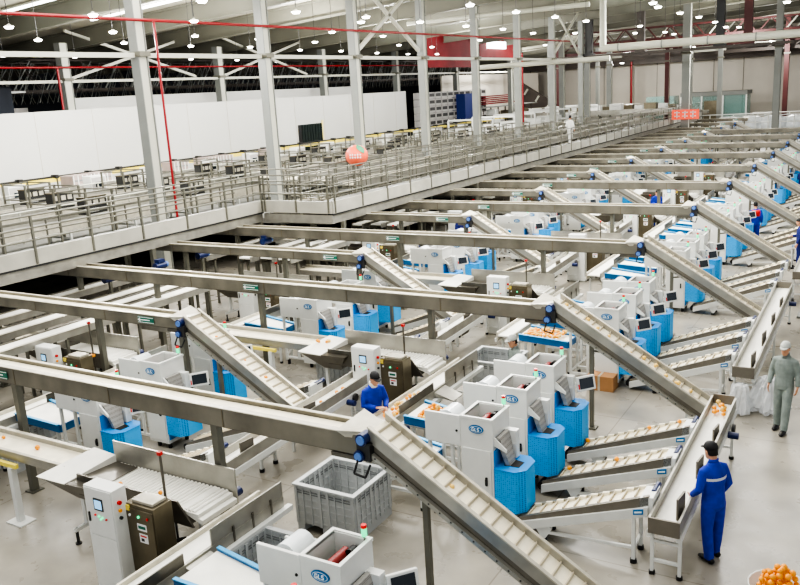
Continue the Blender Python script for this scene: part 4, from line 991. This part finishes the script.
# orange sign at the far catwalk end
s2 = thing('hanging_sign', (-16.4, 73.0, 3.0)); MB().box(0, 2.2, -.05, .0, .15, .95, 'sign_orange').build('board', s2)
mb = MB()
for k in range(3):
    x = .2 + .65 * k; mb.box(x, x + .45, -.08, -.05, .68, .76, 'label_white'); mb.box(x, x + .45, -.08, -.05, .38, .45, 'label_white'); mb.box(x + .18, x + .26, -.08, -.05, .26, .84, 'label_white')
mb.build('lettering', s2); MB().bar((.1, 0, 0), (.1, 0, .3), .06, 'rail').bar((2.1, 0, 0), (2.1, 0, .3), .06, 'rail').build('stand', s2)
tag(s2, 'orange board with white characters facing the camera at the catwalk end', 'sign')

railing('bag_cage', (-14, 87.3, 0), (-7.2, 87.3, 0), 'white cage rails in front of the big white bulk bags', 2.6, 4, 1.1, m='white_frame', rr=.05)
for i, (x, m) in enumerate(((-22.6, 'dark'), (-18.3, 'girder_dark'), (-12.2, 'black'), (-10.2, 'maroon'))):
    MB().box(x - .3, x + .3, 69.8, 70.2, 8.9, roof_z(x) - 1.1, m).box(x - .45, x + .45, 69.7, 70.3, 8.8, 8.95, m).build('roof_strut'); tag(C.objects[-1], f'dark vertical strut hanging from the far roof, {ORD[i]} from the left', 'strut')
mb = MB(); mb.box(-26, -7, 69.85, 70.15, 8.6, 8.82, 'girder_dark'); mb.build('strut_beam'); tag(C.objects[-1], 'dark beam carrying the hanging roof struts behind the round duct', 'beam')
for i in range(5):
    t = thing('far_sorting_line', (-44, 86 + 4.2 * i, 0)); z = 3.4 - .25 * i
    MB().box(0, 25, -.5, .5, z, z + .12, 'steel_dark').build('belt', t); MB().box(0, 25, -.56, -.5, z - .1, z + .3, 'steel').build('side_rail', t); MB().box(0, 25, .5, .56, z - .1, z + .3, 'steel').build('side_rail', t)
    for k in range(11): MB().bar((.4 + 2.4 * k, 0, 0), (.4 + 2.4 * k, 0, z), .14, 'rail').build('leg', t)
    for k in range(7): MB().box(1 + 3.5 * k, 2.2 + 3.5 * k, -.45, .45, z + .12, z + .9, 'white' if (k + i) % 2 else 'brown_steel').build('scanner_box', t)
    tag(t, f'grey crosswise sorting line far behind the tall columns, {ORD[i]} from the camera', 'conveyor')
for i, (y, z, m) in enumerate(((78, 9.9, 'maroon'), (86, 10.3, 'girder_dark'), (95, 9.7, 'maroon'))):
    mb = MB(); mb.box(-27, 10, y, y + .2, z, z + .22, m); mb.box(-27, 10, y, y + .2, z + 1.1, z + 1.25, m)
    for k in range(18): mb.bar((-27 + 2.05 * k, y + .1, z), (-26 + 2.05 * k, y + .1, z + 1.2), .1, 'column_light' if k % 3 == 0 else m); mb.bar((-26 + 2.05 * k, y + .1, z + 1.2), (-25 + 2.05 * k, y + .1, z), .1, m)
    mb.build('roof_truss'); tag(C.objects[-1], f'lattice roof truss above the round duct at upper right, {ORD[i]} from the camera', 'truss')
for i, (x, y) in enumerate(((-36.6, 86), (-33.5, 90), (-26, 80), (-20.5, 100), (-35, 112))):
    column('slim_column', x, y, roof_z(x) - 1, .45, .45, f'slim grey column beyond the row of tall columns, {ORD[i]} of five', None)
# glass booth
t = thing('glass_booth', (-24.5, 114, 0))
MB().box(0, 8, 0, 4, 0, 1.2, 'white').build('base_wall', t); MB().box(.05, 7.95, .05, 3.95, 1.2, 4.0, 'glass').build('glazing', t); MB().box(-.1, 8.1, -.1, 4.1, 4.0, 4.5, 'column').build('roof', t)
mb = MB(); [mb.box(x - .08, x + .08, -.08, .08, 1.2, 4, 'white') for x in (0, 2.6, 5.2, 8)]; mb.build('frame', t); MB().box(2.9, 4.6, -.12, 0, 0, 3.4, 'brown_steel').build('door', t)
tag(t, 'glazed control booth against the far beige wall', 'booth')
t = thing('side_booth', (-29, 114, 0)); MB().box(0, 3.6, 0, 3, 0, 4.2, 'glass').build('glazing', t); MB().box(.3, 2.6, .5, 2.5, 0, 2.0, 'dark_green').build('machine', t); MB().box(0, 3.6, -.05, 0, 0, .8, 'white').build('base_wall', t); tag(t, 'green tinted glass enclosure left of the glazed booth', 'booth')
for i in range(3):
    railing('far_railing', (-22 + 8 * i, 100 + 2 * i, 0), (-12 + 8 * i, 100 + 2 * i, 0), f'pale railing at the far end of the hall, {ORD[i]} from the left', 2.2, 4, 1.2, m='white_frame', rr=.06)
# sloping dark chute at back
mb = MB(); mb.hexa([(-46, 108, 3), (-38, 108, 3), (-38, 108.6, 3), (-46, 108.6, 3), (-46, 108, 7.6), (-45.2, 108, 7.6), (-45.2, 108.6, 7.6), (-46, 108.6, 7.6)], 'girder_dark')
for k in range(4): mb.bar((-45.5 + 1.6 * k, 107.9, 6.4 - .95 * k), (-45.0 + 1.6 * k, 107.9, 7.1 - .95 * k), .2, 'column_light')
mb.build('sloping_chute'); tag(C.objects[-1], 'dark sloping chute in front of the far beige wall', 'chute')
railing('far_railing', (-46, 107, 1.6), (-28, 107, 1.6), 'pale railing below the dark sloping chute', 2.0, 3, 1.2, m='column_light', rr=.06)

# ------------------------------------------------------------------ people
def ring(c, d_, rx, ry, ref, n=14):
    d_ = d_.normalized(); x = ref - d_ * ref.dot(d_); x.normalize(); y = d_.cross(x)
    return [c + x * math.cos(2 * math.pi * k / n) * rx + y * math.sin(2 * math.pi * k / n) * ry for k in range(n)]
def limb(mb, pts, m, ref=V((1, 0, 0)), n=14):   # pts: (point, rx, ry)
    P_ = [V(p[0]) for p in pts]; rings = []
    for i_, (p, rx, ry) in enumerate(pts):
        a = P_[max(0, i_ - 1)]; b = P_[min(len(P_) - 1, i_ + 1)]; rings.append(ring(P_[i_], b - a, rx, ry, ref, n))
    return mb.loft(rings, m)
def mid(a, b, t): return tuple(a[i_] + (b[i_] - a[i_]) * t for i_ in range(3))
def smooth_remesh(o, vox):
    m = o.modifiers.new('remesh', 'REMESH'); m.mode = 'VOXEL'; m.voxel_size = vox; m.use_smooth_shade = True
    s = o.modifiers.new('smooth', 'SMOOTH'); s.factor = .5; s.iterations = 2
def person(loc, rz, label, pose, cloth, cap, near=True, cap_m='cap_black', tape=False, collar=None, lower=None, vest=None):
    """faces local -Y"""
    t = thing('person', loc, rz); tag(t, label, 'person')
    n = 16 if near else 10; vox = .0075 if near else .014
    sh = .172; lean = pose.get('lean', 0.)
    def L(p): return (p[0], p[1] - lean * max(0, p[2] - .95), p[2])
    mb = MB()
    tor = [((0, 0, .84), .13, .09), ((0, 0, .95), .155, .105), ((0, 0, 1.08), .14, .095), ((0, 0, 1.25), .16, .11), ((0, .0, 1.38), .165, .1), ((0, .005, 1.45), .11, .075), ((0, .0, 1.5), .052, .056), ((0, -.01, 1.58), .05, .055)]
    limb(mb, [(L(p), a, b) for p, a, b in tor], 'skin', n=n)
    hd = pose.get('nod', 0.); hc = V(L((0, -.03 - hd * .08, 1.64 - hd * .02)))
    # head as stacked ellipses
    rings = []
    prof = [(-.125, .028, .03, -.045), (-.115, .045, .05, -.035), (-.09, .056, .068, -.022), (-.05, .066, .085, -.008), (0, .073, .093, 0), (.04, .075, .097, .004), (.08, .068, .088, .006), (.11, .045, .06, .008), (.125, .015, .02, .01)]
    tilt = Matrix.Rotation(hd * .55, 3, 'X')
    for z, rx, ry, oy in prof: rings.append([hc + tilt @ V((rx * math.cos(2 * math.pi * j / n), oy + ry * math.sin(2 * math.pi * j / n), z)) for j in range(n)])
    mb.loft(rings, 'skin')
    def hp(x, y, z): return hc + tilt @ V((x, y, z))
    mb.loft([ring(hp(0, -.085, .02), V((0, 0, 1)), .010, .012, V((1, 0, 0)), 8), ring(hp(0, -.1, -.015), V((0, 0, 1)), .016, .018, V((1, 0, 0)), 8), ring(hp(0, -.09, -.028), V((0, 0, 1)), .014, .012, V((1, 0, 0)), 8)], 'skin')
    for s in (-1, 1): mb.ball(tuple(hp(s * .075, .005, -.01)), .028, 'skin', 8, 6, (.45, .7, 1))
    legs = pose.get('legs', ((0, 0), (0, 0)))
    pts = []
    for s, (fy, ky) in zip((-1, 1), legs):
        hip = (s * .085, 0, .9); knee = (s * .095, ky, .5); ank = (s * .1, fy, .09 if fy >= -.2 else .09); pts.append((hip, knee, ank))
        limb(mb, [(hip, .075, .085), (mid(hip, knee, .5), .068, .075), (knee, .052, .055), (mid(knee, ank, .35), .05, .056), (ank, .036, .042)], 'skin', n=n)
        limb(mb, [((ank[0], ank[1] + .05, .05), .035, .035), ((ank[0], ank[1] - .12, .04), .042, .028)], 'skin', V((1, 0, 0)), 8)
    arms = []
    for s, key in ((-1, 'armL'), (1, 'armR')):
        el, wr, hd_ = [V(L(q)) for q in pose[key]]; shp = V(L((s * sh, .0, 1.39)))
        limb(mb, [(V(L((s * .1, 0, 1.41))), .05, .05), (shp, .052, .055), (shp.lerp(el, .5), .045, .047), (el, .036, .038), (el.lerp(wr, .4), .036, .037), (wr, .025, .02)], 'skin', V((0, 1, 0)), n)
        arms.append((shp, el, wr))
        # hand: palm, four fingers, thumb
        dd = (hd_ - wr).normalized(); side_ = V((0, 1, 0)) - dd * dd.y
        if side_.length < .3: side_ = V((s, 0, 0)) - dd * dd.x * s
        side_.normalize(); nrm = dd.cross(side_).normalized()
        inn = nrm if nrm.x * s < 0 or abs(nrm.x) < .2 and nrm.z < 0 else -nrm
        pc = wr + dd * .085
        limb(mb, [(wr - dd * .01, .026, .02), (wr + dd * .04, .036, .017), (pc, .042, .015)], 'skin', side_, 12)
        for q, (off, ln) in enumerate(((-.032, .075), (-.011, .085), (.011, .08), (.031, .062))):
            b0 = pc + side_ * -off - dd * .005; b1 = b0 + dd * ln * .5 + inn * .008; b2 = b1 + (dd * .75 + inn * .66).normalized() * ln * .3; b3 = b2 + (dd * .45 + inn * .9).normalized() * ln * .25
            limb(mb, [(b0, .0095, .0095), (b1, .009, .009), (b2, .0085, .0085), (b3, .006, .006)], 'skin', side_, 8)
        th0 = wr + dd * .03 - side_ * -.03; th0 = wr + dd * .03 + side_ * -.03
        limb(mb, [(th0, .012, .012), (th0 + (dd * .7 - side_ * .7) * .04, .011, .011), (th0 + (dd * .7 - side_ * .7) * .04 + (dd + inn * .3).normalized() * .03, .009, .009)], 'skin', inn, 8)
    body = mb.build('body', t); smooth_remesh(body, vox)
    if near:
        for s in (-1, 1):
            MB().ball(tuple(hp(s * .03, -.083, .012)), .011, 'eye', 8, 6).build('eye', t); MB().ball(tuple(hp(s * .03, -.092, .012)), .005, 'black', 8, 6).build('pupil', t)
            MB().bar(hp(s * .045, -.086, .032), hp(s * .016, -.093, .034), .006, 'hair').build('eyebrow', t)
        MB().bar(hp(-.024, -.083, -.058), hp(.024, -.083, -.058), .008, 'lip').build('mouth', t)
    # trousers
    lower = lower or cloth
    mb = MB(); limb(mb, [(L((0, 0, 1.02)), .168, .118), (L((0, .005, .93)), .178, .13), (L((0, .01, .85)), .165, .125), ((0, .01, .79)[:3], .11, .09)], lower, n=n)
    for (hip, knee, ank) in pts: limb(mb, [((hip[0], .005, .9), .095, .11), (mid(hip, knee, .5), .092, .1), (knee, .078, .082), (mid(knee, ank, .5), .074, .078), ((ank[0], ank[1], .12), .066, .072), ((ank[0], ank[1], .07), .066, .074)], lower, n=n)
    o = mb.build('trousers', t); smooth_remesh(o, .012 if near else .02)
    # jacket
    mb = MB(); limb(mb, [(L((0, .005, .84)), .18, .135), (L((0, .0, .92)), .182, .138), (L((0, 0, 1.06)), .168, .125), (L((0, 0, 1.22)), .182, .132), (L((0, 0, 1.34)), .186, .122), (L((0, 0, 1.41)), .155, .105), (L((0, .005, 1.455)), .105, .085), (L((0, .005, 1.495)), .075, .072)], cloth, n=n)
    for s, (shp, el, wr) in zip((-1, 1), arms):
        limb(mb, [(V(L((s * .1, 0, 1.4))), .07, .07), (shp + V((-s * .002, 0, -.01)), .066, .068), (shp.lerp(el, .5), .062, .066), (el, .055, .057), (el.lerp(wr, .5), .05, .052), (wr - (wr - el).normalized() * .02, .042, .042)], cloth, V((0, 1, 0)), n)
    o = mb.build('jacket', t); smooth_remesh(o, .011 if near else .02)
    if collar or near:
        cm = collar or cloth; mb = MB(); a0 = V(L((0, .005, 1.485)))
        mb.loft([ring(a0 + V((0, -.012, -.02)), V((0, -.2, 1)), .088, .082, V((1, 0, 0)), 16), ring(a0 + V((0, -.005, .025)), V((0, -.2, 1)), .068, .066, V((1, 0, 0)), 16), ring(a0 + V((0, 0, .05)), V((0, -.2, 1)), .07, .068, V((1, 0, 0)), 16)], cm); mb.build('collar', t)
    if tape:
        mb = MB(); 
        for (a, b, w_) in ((L((-.19, .11, 1.30)), L((.19, .11, 1.30)), .045),): 
            rg = []
            for zz in (1.265, 1.305): rg.append(ring(V(L((0, 0, zz))), V((0, 0, 1)), .193, .136, V((1, 0, 0)), 20))
            mb.loft(rg, 'reflect', caps=False)
        mb.build('reflective_band', t)
    if vest:
        mb = MB(); limb(mb, [(L((0, 0, 1.2)), .19, .14), (L((0, 0, 1.36)), .2, .13), (L((0, .005, 1.45)), .16, .1)], vest, n=n); mb.build('vest', t)
    for (hip, knee, ank) in pts:
        mb = MB(); x, y = ank[0], ank[1]
        limb(mb, [((x, y + .085, .045), .03, .035), ((x, y + .05, .055), .042, .055), ((x, y - .02, .05), .045, .05), ((x, y - .11, .04), .05, .038), ((x, y - .18, .03), .04, .026), ((x, y - .2, .025), .02, .015)], 'black', n=12); mb.build('shoe', t)
    # hair and cap
    rings = []
    for z, rx, ry, oy in ((-.05, .07, .06, .045), (0, .078, .085, .018), (.04, .08, .1, .008), (.08, .073, .093, .008), (.115, .048, .064, .01), (.132, .015, .02, .01)): rings.append([hc + tilt @ V((rx * math.cos(2 * math.pi * j / n), oy + ry * math.sin(2 * math.pi * j / n), z)) for j in range(n)])
    MB().loft(rings, 'hair').build('hair', t)
    if cap:
        rings = []
        for z, rx, ry, oy in ((.035, .088, .108, .006), (.07, .087, .107, .006), (.105, .075, .09, .008), (.13, .05, .06, .01), (.142, .012, .015, .01)): rings.append([hc + tilt @ V((rx * math.cos(2 * math.pi * j / n), oy + ry * math.sin(2 * math.pi * j / n), z)) for j in range(n)])
        o = MB().loft(rings, cap_m).build('cap', t)
        q = [hp(-.075, -.06, .045), hp(-.06, -.13, .035), hp(-.02, -.165, .028), hp(.02, -.165, .028), hp(.06, -.13, .035), hp(.075, -.06, .045)]
        mb = MB(); mb.add(q + [p + tilt @ V((0, 0, .012)) for p in q], [(5, 4, 3, 2, 1, 0), (6, 7, 8, 9, 10, 11)] + [(k, (k + 1) % 6, 6 + (k + 1) % 6, 6 + k) for k in range(6)], cap_m); mb.build('brim', o)
    return t
down = lambda s, fw=0.: ((s * .24, .02, 1.14), (s * .25, -.06 - fw, .9), (s * .25, -.1 - fw, .82))
fold = lambda s: ((s * .23, -.04, 1.13), (s * .07, -.27, 1.12), (s * .0, -.33, 1.13))
# rz rotates facing direction (-Y) : rz=-90deg faces -X, rz=90deg faces +X
person((-1.82, 11.1, 0), math.radians(-128), 'worker in bright blue overalls and black cap seen from behind at the aisle trough', dict(armL=((-.25, .02, 1.13), (-.23, -.14, .9), (-.21, -.19, .84)), armR=((.25, .0, 1.13), (.21, -.2, .96), (.18, -.26, .9)), legs=((-.04, 0), (.06, 0)), lean=.05, nod=.25), 'cloth_blue', True, tape=True)
person((-1.47, 16.25, 0), math.radians(-12), 'man in grey work clothes and pale cap walking toward the camera', dict(armL=down(-1, .04), armR=down(1, -.02), legs=((.02, -.02), (-.2, -.12)), nod=.2), 'cloth_grey', True, cap_m='cap_grey')
person((-8.02, 12.0, 0), math.radians(62), 'worker in blue jacket, white collar and black cap handling fruit at a conveyor', dict(armL=fold(-1), armR=((.24, -.06, 1.14), (.1, -.3, 1.08), (.04, -.35, 1.06)), lean=.08, nod=.55), 'cloth_blue', True, collar='cloth_white')
person((-6.4, 14.95, 0), math.radians(-40), 'worker with pale cap half hidden behind the rear white machine', dict(armL=down(-1), armR=fold(1), nod=.3), 'cloth_grey', True, cap_m='cap_grey')
person((-4.5, 34.6, 0), math.radians(200), 'worker in dark blue overalls with red shoulders in the far aisle', dict(armL=down(-1), armR=down(1, .1), nod=.2), 'cloth_blue', False, near=False, vest='red')
person((-5.9, 38.6, 0), math.radians(150), 'worker in dark blue overalls behind the far machines, head bowed', dict(armL=fold(-1), armR=fold(1), lean=.2, nod=.5), 'cloth_navy', False, near=False)
person((-2.55, 30.8, 0), math.radians(-90), 'worker in dark blue partly hidden by the pale column at the right edge', dict(armL=fold(-1), armR=down(1), nod=.3), 'cloth_navy', False, near=False)
person((-9.2, 38.2, 0), math.radians(20), 'worker in blue jacket bending between the far rows', dict(armL=fold(-1), armR=fold(1), lean=.35, nod=.5), 'cloth_blue', False, near=False)
person((-15.1, 30.0, 0), math.radians(40), 'worker in blue seen between overhead beams near the catwalk', dict(armL=fold(-1), armR=fold(1), nod=.4), 'cloth_navy', True, near=False)
person((-4.0, 47.5, 0), math.radians(160), 'worker in dark blue at the farthest right-hand machines', dict(armL=fold(-1), armR=fold(1), nod=.4), 'cloth_navy', False, near=False)
person((-17.2, 49.5, 3.0), math.radians(170), 'person in white walking along the far catwalk', dict(armL=down(-1), armR=down(1, .1), legs=((.12, .02), (-.16, -.1))), 'cloth_white', False, near=False)

# ------------------------------------------------------------------ light
def area(name, loc, sx, sy, e, col=(1, .985, .95), rot=(0, 0, 0)):
    l = bpy.data.lights.new(name, 'AREA'); l.shape = 'RECTANGLE'; l.size = sx; l.size_y = sy; l.energy = e; l.color = col
    o = bpy.data.objects.new(name, l); C.objects.link(o); o.location = loc; o.rotation_euler = rot; return o
area('unseen_fill_area', (-8, 12, 11.8), 10, 18, 1500)  # unseen soft area lights added above the view to light the hall
area('unseen_fill_area', (-20, 14, 11.4), 8, 18, 1300)
area('unseen_fill_area', (-4, 34, 12), 8, 16, 1500)
area('unseen_fill_area', (-14, 33, 11.9), 8, 14, 1500)
area('unseen_fill_area', (-30, 22, 11.2), 8, 18, 1300)
for (x, y) in ((-27, 22), (-31, 30), (-10, 24), (-30, 50), (-30, 40), (-12, 52), (-30, 62), (-12, 75), (-30, 85), (-12, 100), (-30, 108), (-40, 95)):
    l = bpy.data.lights.new('added_roof_fill', 'POINT'); l.energy = 1700; l.shadow_soft_size = .25; l.color = (1, .985, .95)  # added point lights, apart from the lamp models, to brighten the roof
    o = bpy.data.objects.new('added_roof_fill', l); C.objects.link(o); o.location = (x, y, 9.2)
w = bpy.data.worlds.new('world'); bpy.context.scene.world = w; w.use_nodes = True
w.node_tree.nodes['Background'].inputs['Color'].default_value = (.93, .96, 1, 1); w.node_tree.nodes['Background'].inputs['Strength'].default_value = .5
sc = bpy.context.scene
sc.view_settings.view_transform = 'AgX'; sc.view_settings.look = 'AgX - High Contrast'; sc.view_settings.exposure = .72
sc.cycles.max_bounces = 5; sc.cycles.transparent_max_bounces = 8
